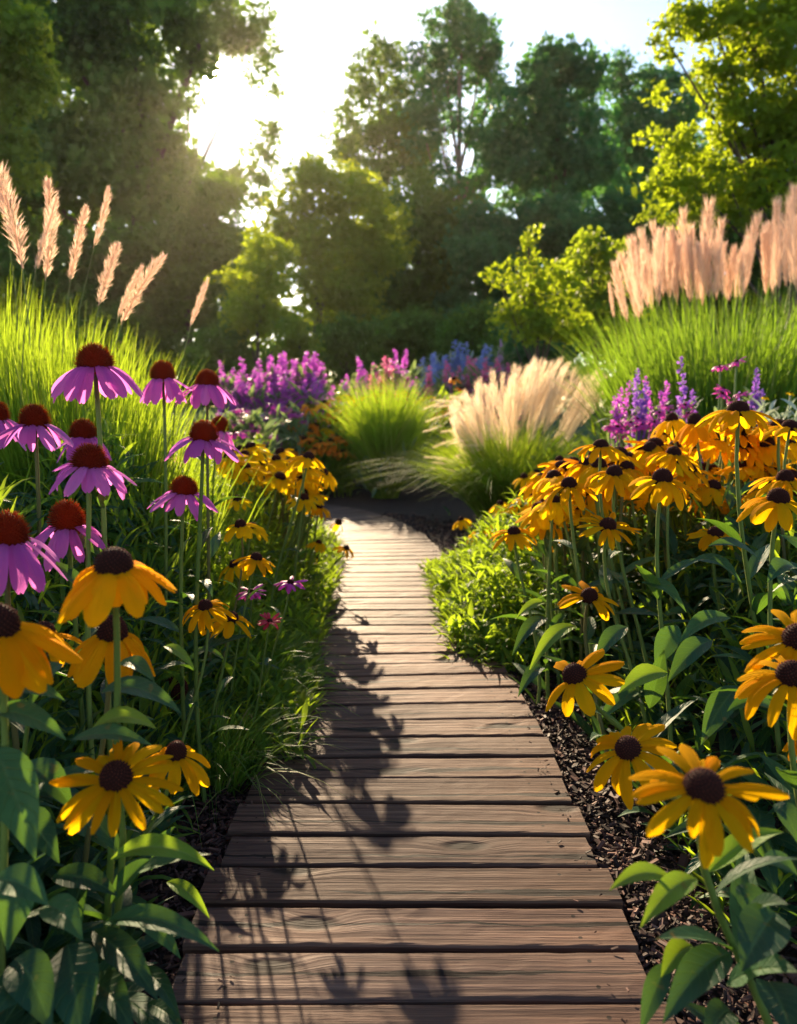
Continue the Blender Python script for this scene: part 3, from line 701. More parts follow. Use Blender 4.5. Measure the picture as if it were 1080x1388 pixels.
# --- right bed, named ones
for (px, py, s, hd, tl, lb) in (
    (1001, 548, 108, 'mid', (0, .05), 'tallest black-eyed susan of the right bed, on a long bare stem against green grass'),
    (1072, 572, 80, 'mid2', (.1, .1), 'black-eyed susan at the right picture edge just below the tallest one'),
    (941, 566, 70, 'droop', (-.2, .05), 'black-eyed susan with few hanging petals left of the tallest one'),
    (910, 564, 62, 'lemon2', (-.2, .05), 'black-eyed susan on the back ridge of the right bed below the magenta blooms'),
    (815, 598, 80, 'mid', (.05, .1), 'black-eyed susan standing before the pale fountain grass, upper left of the mass'),
    (879, 610, 64, 'lemon', (-.05, .1), 'smaller black-eyed susan wedged between two larger ones in the middle of the right mass'),
    (914, 609, 78, 'mid', (.1, .1), 'black-eyed susan with petals spread wide to the right in the middle of the mass'),
    (833, 635, 88, 'mid', (0, .2), 'full black-eyed susan at the centre of the right mass, one front petal hanging straight'),
    (899, 641, 105, 'mid2', (.05, .2), 'large black-eyed susan at the front of the right mass with a bare stem below'),
    (771, 651, 84, 'mid', (-.1, .2), 'black-eyed susan on the left flank of the mass with its lit petals sloping left'),
    (758, 620, 46, 'lemon', (-.2, .1), 'small black-eyed susan on the left ridge beside the fountain grass'),
    (773, 629, 46, 'lemon2', (0, .1), 'small dark coned black-eyed susan directly behind the left flank flower'),
    (710, 644, 42, 'lemon', (-.2, .1), 'small black-eyed susan at the far left tip of the ridge by the fountain grass'),
    (728, 637, 32, 'lemon2', (.1, .1), 'tiny black-eyed susan just right of the ridge tip flower'),
    (677, 680, 40, 'lemon2', (-.3, .1), 'small black-eyed susan outermost above the right feathery bank'),
    (703, 682, 50, 'lemon', (0, .15), 'backlit black-eyed susan with reddish cone on the left flank'),
    (673, 707, 46, 'mid2', (-.2, .1), 'black-eyed susan low on the left flank above feathery foliage'),
    (696, 716, 72, 'mid', (-.1, .25), 'black-eyed susan over the feathery foliage, front of the left flank'),
    (648, 717, 42, 'lemon2', (-.35, .1), 'small drooping black-eyed susan nearest the boardwalk curve'),
    (624, 702, 34, 'lemon2', (-.4, .1), 'tiny yellow black-eyed susan against purple mulch beyond the boardwalk'),
    (745, 702, 68, 'mid', (.05, .25), 'black-eyed susan between the front left flank flower and the starry one'),
    (767, 733, 58, 'mid2', (.1, .25), 'small black-eyed susan lowest in the middle row of the right mass'),
    (825, 707, 92, 'flat', (.1, .35), 'starry black-eyed susan with separate pointed petals in the middle row'),
    (971, 717, 86, 'flat2', (0, .30), 'black-eyed susan facing the viewer alone above dark leaves on the right'),
    (800, 803, 92, 'sparse', (.12, .40), 'black-eyed susan alone over curved bright leaves, below the middle row'),
    (1065, 643, 88, 'mid', (0, .15), 'black-eyed susan at the right edge directly behind a larger cone'),
    (1056, 668, 118, 'mid2', (0, .2), 'large black-eyed susan at the right edge in front of another cone'),
    (999, 589, 62, 'lemon', (.1, .1), 'black-eyed susan partly hidden below the tallest flower'),
    (1001, 613, 62, 'lemon2', (-.1, .1), 'black-eyed susan with petals hanging against the tallest one'),
    (1034, 594, 58, 'lemon', (.1, .1), 'yellow black-eyed susan between the tallest flower and the right edge'),
    (967, 634, 60, 'lemon2', (.1, .1), 'black-eyed susan with frilled yellow petals in shade behind the large front flower'),
    (980, 690, 52, 'conedark', (0, .1), 'wilted dark red black-eyed susan above the lone viewer facing flower'),
    (1043, 624, 52, 'lemon', (0, .1), 'black-eyed susan just above the right edge pair'),
    (598, 757, 24, 'bare', (-.3, .1), 'single tiny orange bloom drooping over the right boardwalk edge')):
    flower(BS, px, py, s, tilt=tl, base=(random.uniform(.05, .2), random.uniform(-.05, .15)), head=hd, label=lb, group=GR, leaves=6 if s > 50 else 3, leafL=.2 if s > 50 else .14)
# --- the crowd between them
rc = random.Random(3)
n = 0
while n < 135:
    px = rc.uniform(715, 1090); lo = np.interp(px, [715, 800, 900, 1000, 1090], [650, 612, 582, 560, 560]); hi = np.interp(px, [715, 800, 900, 1090], [700, 680, 672, 668])
    py = rc.uniform(lo, hi); s = rc.uniform(52, 84)
    flower(BS, px, py, s, D=.23, tilt=(rc.uniform(-.3, .3), rc.uniform(-.1, .2)), base=(rc.uniform(0, .2), rc.uniform(0, .2)), head=rc.choice(['lemon', 'lemon2', 'lemon3', 'lemon4', 'gold3', 'gold4']),
           label='small yellow black-eyed susan packed among its neighbours in the dense right hand mass', group='packed black-eyed susans in the right hand mass', leaves=6, leafL=.18)
    n += 1
for k in range(66):
    px = rc.uniform(308, 425); py = np.interp(px, [308, 425], [rc.uniform(588, 645), rc.uniform(618, 676)])
    flower(BS, px, py, rc.uniform(40, 60), D=.23, tilt=(rc.uniform(-.3, .4), rc.uniform(-.1, .3)), base=(rc.uniform(-.2, 0), rc.uniform(0, .2)), head=rc.choice(['lemon', 'lemon2', 'lemon3', 'lemon4']),
           label='small yellow black-eyed susan packed in the dense cluster right of the coneflowers', group='packed black-eyed susans beside the coneflowers', leaves=3, leafL=.12)

# --- purple coneflowers
for (px, py, s, hd, tl, lb, idn) in (
    (127, 477, 126, 'cone', (0, .08), 'tallest purple coneflower, orange cone outlined against bright green grass', 'C1'),
    (220, 499, 82, 'cone3', (0, .05), 'purple coneflower on a thin dark stem, left of two upper ones at the same height', 'C2'),
    (281, 509, 80, 'cone', (.05, .05), 'purple coneflower with a glowing orange cone in front of the purple spires', 'C3'),
    (46, 559, 104, 'cone2', (.05, .12), 'purple coneflower with a wide flattened cone by the left picture edge', 'C4'),
    (121, 612, 128, 'cone2', (.1, .1), 'purple coneflower directly below the tallest one, petals flared right', 'C5'),
    (276, 579, 104, 'cone2', (.1, .15), 'purple coneflower with long backlit petals hanging right, next to a second cone', 'C6'),
    (298, 573, 62, 'cone3', (.2, 0), 'purple coneflower tucked behind another, only its orange cone showing clearly', 'C7'),
    (250, 653, 98, 'cone2', (.12, .1), 'lone purple coneflower with shallow umbrella petals over the feathery left bank', 'C8'),
    (90, 694, 124, 'cone2', (.05, .15), 'purple coneflower right above the big drooping golden flower', 'C9'),
    (10, 710, 150, 'cone', (.15, .15), 'largest purple coneflower, cut by the left picture edge beside the drooping golden flower', 'C10'),
    (-6, 552, 90, 'cone', (.2, .1), 'purple coneflower mostly outside the left edge with petals pointing right', 'C11'),
    (112, 578, 84, 'cone3', (0, .05), 'purple coneflower hidden behind the stem of the tallest one', 'C12'),
    (175, 707, 52, 'cone3', (.1, .1), 'small purple coneflower with a dark cone right of the middle coneflowers', 'C13'),
    (160, 726, 74, 'cone2', (.2, .1), 'purple coneflower half hidden behind the drooping golden flower, petals out right', 'C14'),
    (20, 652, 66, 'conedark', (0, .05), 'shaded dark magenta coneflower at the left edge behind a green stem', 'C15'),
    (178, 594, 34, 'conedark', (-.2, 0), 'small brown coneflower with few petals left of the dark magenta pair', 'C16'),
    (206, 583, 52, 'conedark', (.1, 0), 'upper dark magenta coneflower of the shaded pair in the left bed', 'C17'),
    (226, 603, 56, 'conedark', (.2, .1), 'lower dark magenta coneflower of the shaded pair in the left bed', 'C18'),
    (340, 797, 42, 'magenta', (0, .1), 'small low purple coneflower on the left bank above the red bloom', 'C19'),
    (394, 785, 44, 'magenta', (.15, .1), 'small low purple coneflower closest to the boardwalk planks', 'C20'),
    (95, 826, 60, 'cone3', (0, .1), 'purple coneflower showing between petals of the golden flowers at left', 'C21'),
    (318, 582, 40, 'magenta', (0, .2), 'small bright violet bloom beside the hidden orange cone', 'C22')):
    flower(PC, px, py, s, D=.11 if idn in ('C19', 'C20') else .2, tilt=tl, base=(-.06, .12), head=hd, label=lb, group=GC, leaves=8 if s > 60 else 3, leafL=.17, ident=idn)
flower('red_flower', 366, 838, 40, D=.09, tilt=(.2, .2), base=(-.1, .1), head='red', label='small red bloom low on the left bank beside the boardwalk', leaves=3, leafL=.1)
flower('gold_flower', 1066, 1148, 40, D=.09, tilt=(0, .2), base=(.1, .2), head='yellow', label='small blurred yellow bloom behind the largest black-eyed susan', leaves=4, leafL=.12)

# --- broad leaves one can follow one by one
def hero_leaf(idn, a, b, d0, d1, w, arch=0.03, mat='leaf_dark', roll=0.0, rn=None):
    V, Q, t, u = leaf_curve(at(a[0], a[1], d0), at(b[0], b[1], d1), arch, w, roll)
    mb = MB(); mb.add(V, Q, rnd=random.random() if rn is None else rn, t=t, u=u)
    mb.build('leaf', M[mat], PLANTS[idn])
for args in (
    ('L1', (138, 1252), (297, 1290), 1.10, 1.00, .038, .055), ('L1', (126, 1262), (214, 1356), 1.10, .98, .046, .03), ('L1', (190, 1312), (244, 1380), 1.15, 1.05, .03, .03),
    ('L1', (92, 1280), (112, 1420), 1.05, .92, .075, .03), ('L1', (150, 1165), (290, 1180), 1.12, 1.12, .04, .06, 'leaf_backlit'), ('L2', (226, 1196), (284, 1245), 1.25, 1.2, .026, .03, 'leaf_backlit'),
    ('L4', (-10, 1015), (48, 1165), 1.05, .98, .07, .04), ('L3', (122, 990), (212, 988), 1.15, 1.1, .036, .04, 'leaf_backlit'), ('L5', (135, 940), (246, 968), 1.2, 1.15, .04, .05),
    ('L4', (-8, 940), (88, 950), 1.1, 1.1, .035, .03), ('L4', (-10, 965), (90, 1004), 1.05, 1.05, .04, .03), ('L3', (98, 1002), (205, 1010), 1.12, 1.08, .032, .025),
    ('L1', (105, 1300), (118, 1205), 1.1, 1.05, .05, 0.0), ('L4', (-12, 1195), (66, 1228), 1.0, .95, .05, .03), ('L3', (222, 876), (264, 908), 1.3, 1.25, .02, .02, 'leaf_backlit'),
    ('L1', (60, 1228), (112, 1275), 1.02, .95, .045, .03), ('L1', (20, 1300), (70, 1400), 1.0, .92, .06, .04), ('L3', (60, 1060), (-6, 1120), 1.1, 1.05, .05, .03), ('L1', (70, 1190), (160, 1215), 1.15, 1.1, .045, .03),
    ('L1', (150, 1225), (205, 1165), 1.15, 1.15, .04, .02), ('L2', (205, 1180), (238, 1120), 1.3, 1.3, .03, .02), ('L1', (40, 1345), (-10, 1380), .98, .92, .06, .03), ('L2', (180, 1240), (245, 1300), 1.2, 1.15, .035, .03),
    ('L4', (30, 1040), (100, 1100), 1.15, 1.1, .05, .04), ('L4', (20, 1110), (80, 1170), 1.15, 1.1, .055, .04), ('L4', (40, 1180), (10, 1290), 1.05, 1.0, .06, .03), ('L5', (160, 900), (210, 925), 1.25, 1.2, .03, .03),
    ('L3', (85, 900), (40, 960), 1.15, 1.1, .035, .03), ('L1', (120, 1330), (180, 1400), 1.05, .95, .05, .04), ('L1', (200, 1360), (250, 1400), 1.15, 1.08, .03, .02),
    ('R1', (912, 1194), (826, 1207), 1.0, .95, .030, .035, 'leaf_backlit'), ('R1', (945, 1192), (868, 1258), 1.0, .93, .036, .035, 'leaf_backlit'), ('R1', (1052, 1238), (1004, 1318), .98, .88, .062, .02),
    ('R1', (990, 1292), (898, 1388), .98, .88, .05, .04), ('R1', (905, 1305), (868, 1400), 1.0, .95, .032, .02), ('R1', (1008, 1242), (1068, 1226), 1.0, .95, .03, .02), ('R1', (938, 1282), (896, 1325), 1.0, .96, .035, .02, 'leaf_backlit'),
    ('R1', (985, 1335), (1082, 1318), 1.0, .92, .05, .03), ('R1', (960, 1182), (1062, 1128), 1.1, 1.05, .04, .03, 'leaf_backlit'), ('R1', (1085, 1195), (1030, 1172), 1.05, 1.0, .04, .03), ('R1', (985, 1300), (925, 1330), 1.05, 1.0, .04, .03),
    ('R1', (1040, 1330), (1075, 1420), 1.0, .9, .06, .03), ('R1', (990, 1370), (955, 1420), 1.0, .92, .04, .03), ('R4', (1050, 1090), (1085, 1150), 1.2, 1.15, .04, .03), ('R1', (1000, 1200), (1040, 1280), 1.05, 1.0, .045, .03),
    ('R3', (782, 850), (716, 912), 2.2, 2.05, .05, .08, 'leaf_backlit'), ('R3', (742, 838), (694, 888), 2.4, 2.25, .05, .06), ('R3', (742, 818), (700, 838), 2.5, 2.4, .04, .04, 'leaf_backlit'), ('R3', (738, 905), (702, 945), 2.1, 2.0, .04, .05),
    ('R2', (905, 912), (838, 940), 1.7, 1.65, .055, .03, 'leaf_backlit'), ('R2', (918, 848), (888, 908), 1.9, 1.85, .06, .02), ('R2', (990, 838), (920, 872), 1.8, 1.75, .05, .05), ('R2', (965, 868), (905, 925), 1.7, 1.65, .055, .04),
    ('R4', (1000, 930), (950, 1010), 1.55, 1.5, .055, .03), ('R4', (1060, 970), (985, 965), 1.5, 1.45, .05, .05), ('R2', (880, 960), (900, 880), 1.75, 1.75, .05, .0), ('R4', (1030, 760), (960, 740), 1.9, 1.85, .05, .04),
    ('R4', (1078, 770), (1040, 790), 1.7, 1.65, .05, .04), ('R2', (940, 760), (1005, 790), 2.0, 1.95, .05, .05), ('R2', (870, 790), (930, 830), 2.0, 1.95, .05, .05), ('R3', (850, 850), (805, 900), 2.0, 1.9, .05, .04)):
    hero_leaf(*args)

# ------------------------------------------------------------------ undergrowth
def scatter_leaves(name, label, n, zone, hfun, tmpls, L, mat, flip=0.55, rn=(0, 1)):
    mb = MB()
    x, y = zone(n)
    top = hfun(x, y); ok = top > 0.03; x, y, top = x[ok], y[ok], top[ok]; m = len(x)
    z = hz(x, y) + top * RNG.random(m) ** 0.55
    az = RNG.uniform(0, 2 * PI, m)
    D = np.stack([np.cos(az), np.sin(az), RNG.normal(flip, .5, m)], axis=1)
    k = RNG.integers(0, len(tmpls), m)
    for i, tm in enumerate(tmpls):
        q = k == i
        put_leaves(mb, tm, np.stack([x, y, z], axis=1)[q], D[q], RNG.uniform(*L, q.sum()), RNG.uniform(.8, 1.3, q.sum()), rnd=rn[0] + (rn[1] - rn[0]) * RNG.random(q.sum()))
    o = mb.build(name, M[mat])
    return tag(o, label, 'undergrowth', kind='stuff')
def bumps(x, y, sc, ph):
    return 0.5 + 0.25 * np.sin(x * sc + ph) * np.cos(y * sc * .8 + ph * 1.7) + 0.25 * np.sin(x * sc * 2.1 + y * sc * 1.7 + ph)
# feathery bank, left of the boards
def zl(n):
    y = RNG.uniform(2.3, 6.6, n); off = RNG.uniform(0.0, 1.15, n)
    return path_x(y) - WP / 2 - off + 0.13, y
def hl(x, y):
    off = path_x(y) - WP / 2 - x
    return (0.12 + 0.68 * sstep(-0.10, .42, off) * sstep(2.0, 3.8, y)) * (0.45 + 0.85 * bumps(x, y, 7.5, .4))
scatter_leaves('undergrowth', 'fine feathery green foliage banked along the left edge of the boardwalk', 21000, zl, hl, THIN + LEAFS[:1], (.05, .13), 'leaf_feather')
# feathery bank, right of the boards
def zr(n):
    y = RNG.uniform(3.2, 5.5, n); off = RNG.uniform(-0.20, .75, n)
    return path_x(y) + WP / 2 + off, y
def hr(x, y):
    off = x - path_x(y) - WP / 2
    return (0.10 + 0.50 * sstep(-.26, .25, off)) * (0.40 + 0.95 * bumps(x, y, 8.5, 2.1)) * sstep(3.0, 3.9, y) * (1 - .75 * sstep(4.4, 5.5, y))
scatter_leaves('undergrowth', 'fine feathery green foliage spilling over the right edge of the boardwalk', 13000, zr, hr, THIN + LEAFS[:2], (.05, .13), 'leaf_feather')
# leaves under the right hand flowers
def zr2(n):
    y = RNG.uniform(1.5, 4.6, n); off = RNG.uniform(0.22, 2.6, n)
    return path_x(y) + WP / 2 + off, y
def hr2(x, y):
    off = x - path_x(y) - WP / 2
    return 0.84 * sstep(.15, .75, off) * (0.75 + 0.35 * bumps(x, y, 4.5, 1.1)) * (1 - .35 * sstep(3.6, 4.6, y))
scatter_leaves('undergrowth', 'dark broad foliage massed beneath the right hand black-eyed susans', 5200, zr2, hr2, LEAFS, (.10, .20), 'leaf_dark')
scatter_leaves('undergrowth', 'finer bright leaves mixed in beneath the right hand black-eyed susans', 6500, zr2, lambda x, y: hr2(x, y) * 1.02, THIN, (.08, .16), 'leaf_feather', flip=1.0, rn=(0, .7))
# leaves under the coneflowers
def zl2(n):
    y = RNG.uniform(1.35, 3.4, n); off = RNG.uniform(0.18, 1.6, n)
    return path_x(y) - WP / 2 - off, y
def hl2(x, y):
    off = path_x(y) - WP / 2 - x
    return 0.95 * sstep(.1, .6, off) * (0.75 + 0.4 * bumps(x, y, 4.5, 3.1))
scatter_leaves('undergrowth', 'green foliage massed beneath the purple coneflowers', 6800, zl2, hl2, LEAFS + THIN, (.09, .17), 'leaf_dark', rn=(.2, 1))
scatter_leaves('undergrowth', 'finer bright leaves mixed in beneath the purple coneflowers', 7000, zl2, lambda x, y: hl2(x, y) * 1.03, THIN, (.08, .17), 'leaf_feather', flip=1.1)
def zl3(n):
    y = RNG.uniform(.75, 1.5, n); off = RNG.uniform(0.10, .8, n)
    return path_x(y) - WP / 2 - off, y
def hl3(x, y):
    off = path_x(y) - WP / 2 - x
    return 0.42 * sstep(.0, .35, off) + 0 * y
scatter_leaves('undergrowth', 'dark broad foliage under the lowest flowers of the left bed', 800, zl3, hl3, LEAFS, (.12, .22), 'leaf_dark', rn=(0, .7))

# ------------------------------------------------------------------ grasses
def blades(mb, n, base, rad, h, lean, width, seg=6, hv=.25, rn=(0, 1), curl=1.0):
    az = RNG.uniform(0, 2 * PI, n); rr = rad * np.sqrt(RNG.random(n))
    bx = base[0] + rr * np.cos(az); by = base[1] + rr * np.sin(az)
    az2 = az + RNG.normal(0, .7, n)
    H = h * (1 - hv * RNG.random(n)); ln = lean * (0.25 + RNG.random(n)) * (0.4 + 0.8 * rr / max(rad, 1e-3))
    t = np.linspace(0, 1, seg + 1)
    out = (ln * H)[:, None] * (.38 * t[None, :] + .62 * t[None, :] ** 2)
    z = H[:, None] * (t[None, :] - curl * 0.45 * (ln[:, None]) * t[None, :] ** 3)
    X = bx[:, None] + out * np.cos(az2)[:, None]; Y = by[:, None] + out * np.sin(az2)[:, None]
    Z = hz(bx, by)[:, None] + np.maximum(z, 0.01)
    w = width * RNG.uniform(.6, 1.3, n)[:, None] * (1 - t[None, :] ** 2 * .95)
    ta = RNG.uniform(0, PI, n)
    sx, sy = np.cos(ta)[:, None] * w, np.sin(ta)[:, None] * w
    V = np.stack([np.stack([X - sx, Y - sy, Z], -1), np.stack([X + sx, Y + sy, Z], -1)], axis=2).reshape(-1, 3)
    i = (np.arange(n) * (seg + 1) * 2)[:, None] + (np.arange(seg) * 2)[None, :]
    Q = np.stack([i, i + 1, i + 3, i + 2], axis=-1).reshape(-1, 4)
    r = rn[0] + (rn[1] - rn[0]) * RNG.random(n)
    mb.add(V, Q, rnd=np.repeat(r, (seg + 1) * 2), t=np.tile(np.repeat(t, 2), n))

def plume_mesh(seed, n, wid, mat, hair=.10, core=.02, lump=.3, fine=1.0, up=1.7):
    """feathery seed head, one unit tall: bristles set round a stalk"""
    r = np.random.default_rng(seed); mb = MB()
    t = r.random(n) ** .9; az = r.uniform(0, 2 * PI, n)
    env = np.sin(PI * np.clip(t * .93 + .05, 0, 1)) ** .6 * (1 + lump * np.sin(t * 23 + seed))
    bend = 0.10 * t ** 2
    P = np.stack([bend + core * np.cos(az) * env, core * np.sin(az) * env, t * .92], axis=1)
    el = np.stack([np.cos(az), np.sin(az), r.normal(up, .45, n)], axis=1); D = nrm(el)
    L = hair * r.uniform(.6, 1.3, n) * (.5 + .6 * env)
    off = nrm(np.cross(D, r.normal(size=(n, 3)))) * 0.0045 * (wid / .1) * fine
    tip = P + D * L[:, None] * np.array([wid / .1, wid / .1, 1])
    mid = P * .45 + tip * .55
    V = np.stack([P, mid + off, tip, mid - off], axis=1).reshape(-1, 3)
    mb.add(V, np.arange(n * 4).reshape(-1, 4), rnd=np.repeat(r.random(n), 4))
    tube(mb, np.stack([0.10 * np.linspace(0, .95, 6) ** 2, np.zeros(6), np.linspace(-.02, .95, 6)], axis=1), .006, 4, rnd=.2)
    return mb.mesh('plume', mat)
PLUME_FEATHER = [plume_mesh(s, 640, .08, M['plume_pale'], hair=.11, core=.014, fine=.6, up=2.0) for s in (1, 2, 3)]
PLUME_PAMPAS = [plume_mesh(s, 820, .085, M['plume_pale'], hair=.20, core=.022, lump=.2, fine=.42, up=2.6) for s in (4, 5, 6)]
PLUME_FOUNT = [plume_mesh(s, 340, .085, M['plume_straw'], hair=.20, core=.02, lump=.1, fine=.42, up=2.2) for s in (7, 8)]

def add_plume(root, meshes, foot, tip, wide=1.0, stalk_from=None, mat='stem'):
    """a plume from foot to tip with the stalk that carries it"""
    foot = np.asarray(foot, float); tip = np.asarray(tip, float); v = tip - foot; L = float(np.linalg.norm(v))
    o = link('plume', random.choice(meshes), root, Vector([float(a) for a in foot]) - root.location)
    q = Vector([float(a) for a in v]).to_track_quat('Z', 'Y')
    o.rotation_mode = 'QUATERNION'; o.rotation_quaternion = q @ Quaternion((0, 0, 1), random.uniform(0, 6.28)); o.scale = (L * wide, L * wide, L)
    if stalk_from is not None:
        mb = MB(); b = np.asarray(stalk_from, float); H = np.linalg.norm(foot - b)
        tube(mb, bez3(b, b + [0, 0, H * .4], foot - nrm(v) * H * .3, foot + nrm(v) * .02, 7), [.005, .005, .0045, .004, .0035, .003, .003], 4, rnd=.6)
        mb.build('stalk', M[mat], root)

# left: tall bright grass with seven feathery plumes
b0 = at(40, 560, 3.3); b0[2] = float(hz(b0[0], b0[1]))
fg = thing('feather_grass', b0, 'tall bright green clump of grass with pinkish feathery plumes behind the coneflowers', 'ornamental grass')
mb = MB()
for px, hh, nn in ((-40, 1.75, 900), (20, 1.62, 1100), (75, 1.55, 1100), (120, 1.42, 800), (165, 1.22, 450), (210, 1.0, 260)):
    b = at(px, 560, 3.3 + (px % 3) * .12); blades(mb, nn, b, .22, hh * 1.07, .24, .0062, rn=(0, 1))
mb.build('blades', M['grass_bright'], fg)
for f, t, w in (((30, 360), (2, 190), 1.15), ((62, 378), (84, 240), 1.0), ((95, 380), (114, 272), .95), ((127, 335), (157, 250), .85), ((134, 412), (160, 318), 1.15), ((165, 438), (212, 332), 1.05),
                ((258, 442), (282, 374), .95), ((8, 300), (-8, 215), 1.3), ((48, 367), (78, 262), .8), ((160, 430), (190, 352), .9)):
    d = random.uniform(2.95, 3.3); ft = at(f[0], f[1], d); tp = at(t[0], t[1], d + random.uniform(-.1, .1))
    add_plume(fg, PLUME_FEATHER, ft, tp, w * 1.25, stalk_from=(ft[0] - .08, ft[1] + .05, float(hz(ft[0], ft[1]))))

def clump(name, label, cat, px, d, pytop, rad, n, mat, lean=.5, width=.006, group=None, hv=.3, curl=1.0):
    b = at(px, 560, d); b[2] = float(hz(b[0], b[1]))
    root = thing(name, b, label, cat, group)
    h = at(px, pytop, d)[2] - b[2]
    mb = MB(); blades(mb, n, b, rad, h * 1.08, lean, width, hv=hv, curl=curl)
    mb.build('blades', M[mat], root)
    return root, b, h
clump('grass_clump', 'upright vivid green grass clump in the middle, right where the boardwalk bends', 'ornamental grass', 522, 10.4, 500, .17, 2600, 'grass_bright', lean=.50, width=.0085, hv=.5, curl=1.1)
_r = [o for o in COL.objects if o.name == 'grass_clump'][0]
mb = MB(); blades(mb, 900, np.array(_r.location), .15, .85, .95, .008, hv=.6, curl=1.0); mb.build('outer_blades', M['grass_deep'], _r)
fo, fb, fh = clump('fountain_grass', 'arching fountain grass topped with glowing cream plumes right of the boardwalk bend', 'ornamental grass', 692, 8.0, 552, .30, 5200, 'grass_bright', lean=.95, width=.0065, hv=.5)
for i in range(150):
    px = random.uniform(606, 775) if i < 126 else random.uniform(785, 828); tpy = np.interp(px, [606, 660, 720, 775, 790, 828], [540, 506, 488, 478, 508, 494]) + random.uniform(-4, 44)
    d = random.uniform(7.7, 8.4); tip = at(px, tpy, d)
    dx = (px - 692) / FPX * d
    L = random.uniform(.42, .62)
    ft = tip - nrm(np.array([dx * .75 + random.uniform(-.15, .15), random.uniform(-.2, .2), 1.0])) * L
    add_plume(fo, PLUME_FOUNT, ft, tip, .75, stalk_from=(fb[0] + dx * .25, fb[1] + (d - 8) * .3, fb[2]) if i % 3 == 0 else None)
for i in range(26):   # fringe of low arching seed heads on the left side
    px = random.uniform(572, 625); py = random.uniform(535, 640); d = random.uniform(7.5, 8.0); tip = at(px, py, d)
    ft = tip + np.array([random.uniform(.2, .32), 0, random.uniform(-.06, .10)])
    add_plume(fo, PLUME_FOUNT, ft, tip, .55)
pa, pb, ph = clump('pampas_grass', 'big green pampas grass clump with a row of rosy upright plumes on the right', 'ornamental grass', 985, 7.2, 386, .85, 6500, 'grass_deep', lean=.34, width=.0085, hv=.6)
for i, (f, t) in enumerate((((832, 425), (823, 378)), ((850, 428), (832, 362)), ((866, 430), (846, 345)), ((870, 425), (852, 328)), ((884, 418), (868, 312)), ((893, 412), (880, 318)), ((905, 405), (893, 308)), ((918, 408), (905, 300)),
              ((925, 402), (922, 285)), ((938, 400), (932, 300)), ((945, 408), (940, 322)), ((952, 405), (960, 278)), ((966, 402), (968, 300)), ((972, 405), (978, 322)), ((986, 402), (985, 335)), ((996, 405), (1004, 318)),
              ((1004, 402), (1014, 298)), ((1012, 395), (1022, 328)), ((1038, 405), (1042, 318)), ((1046, 400), (1052, 300)), ((1052, 385), (1054, 262)), ((1066, 380), (1062, 262)), ((1078, 375), (1078, 246)), ((1090, 390), (1092, 270)),
              ((860, 415), (856, 350)), ((898, 400), (888, 340)), ((912, 395), (914, 335)), ((958, 395), (950, 330)), ((1000, 395), (996, 352)), ((878, 408), (862, 332)), ((932, 395), (926, 320)), ((978, 398), (972, 340)),
              *[((p, 400), (p - 4, 322 + (p * 7) % 31)) for p in range(872, 1010, 9)], *[((p, 392), (p, 290 + (p * 11) % 37)) for p in range(1040, 1096, 8)])):
    d = random.uniform(6.6, 7.6); ft = at(f[0], f[1] + random.uniform(-8, 8), d); tp = at(t[0] + random.uniform(-7, 7), t[1] + random.uniform(-10, 10), d)
    add_plume(pa, PLUME_PAMPAS, ft, tp, random.uniform(.7, 1.05), stalk_from=(ft[0] + (pb[0] - ft[0]) * .35, ft[1], float(hz(ft[0], ft[1]))) if i % 2 == 0 else None)
for px, py, d, n, r, h, lb in ((300, 985, 2.25, 260, .10, .34, 'dark green grass tuft hanging over the left mulch strip beside two golden flowers'), (262, 960, 2.3, 240, .12, .40, 'dark grass tuft behind the curled petal flower in the left bed'),
                               (345, 925, 2.75, 260, .12, .34, 'fine grass tuft leaning onto the left boardwalk edge'), (320, 900, 3.0, 240, .14, .42, 'taller fine grass tuft just below the pair of golden flowers'),
                               (390, 880, 3.2, 220, .10, .30, 'small grass tuft at the left boardwalk edge where planks narrow')):
    b = at(px, py, d); b[0] = min(b[0], path_x(d) - WP / 2 - .05); b[2] = float(hz(b[0], b[1]))
    root = thing('grass_tuft', b, lb, 'grass tuft', 'grass tufts on the left bank')
    mb = MB(); blades(mb, n, b, r, h, 1.1, .0032, hv=.5, curl=1.2); mb.build('blades', M['grass_deep'], root)

# ------------------------------------------------------------------ far flower drifts
def spike_mesh(seed, n, wid, mat):
    r = np.random.default_rng(seed); mb = MB()
    t = r.random(n); az = r.uniform(0, 2 * PI, n); rad = wid * (1 - .8 * t) * r.uniform(.4, 1.1, n)
    P = np.stack([rad * np.cos(az), rad * np.sin(az), t], axis=1)
    D = nrm(np.stack([np.cos(az), np.sin(az), r.normal(.5, .5, n)], axis=1)); S = nrm(np.cross(D, r.normal(size=(n, 3))))
    sz = wid * .75 * (1 - .5 * t)[:, None]
    V = np.stack([P - D * sz * .5, P + S * sz * .6, P + D * sz, P - S * sz * .6], axis=1).reshape(-1, 3)
    mb.add(V, np.arange(n * 4).reshape(-1, 4), rnd=np.repeat(r.random(n), 4))
    return mb.mesh('flower_spike', mat)
SPK = {k: [spike_mesh(i, 110, .075, M['spike_' + k]) for i in (1, 2)] for k in ('purple', 'violet', 'rose', 'blue', 'lilac')}

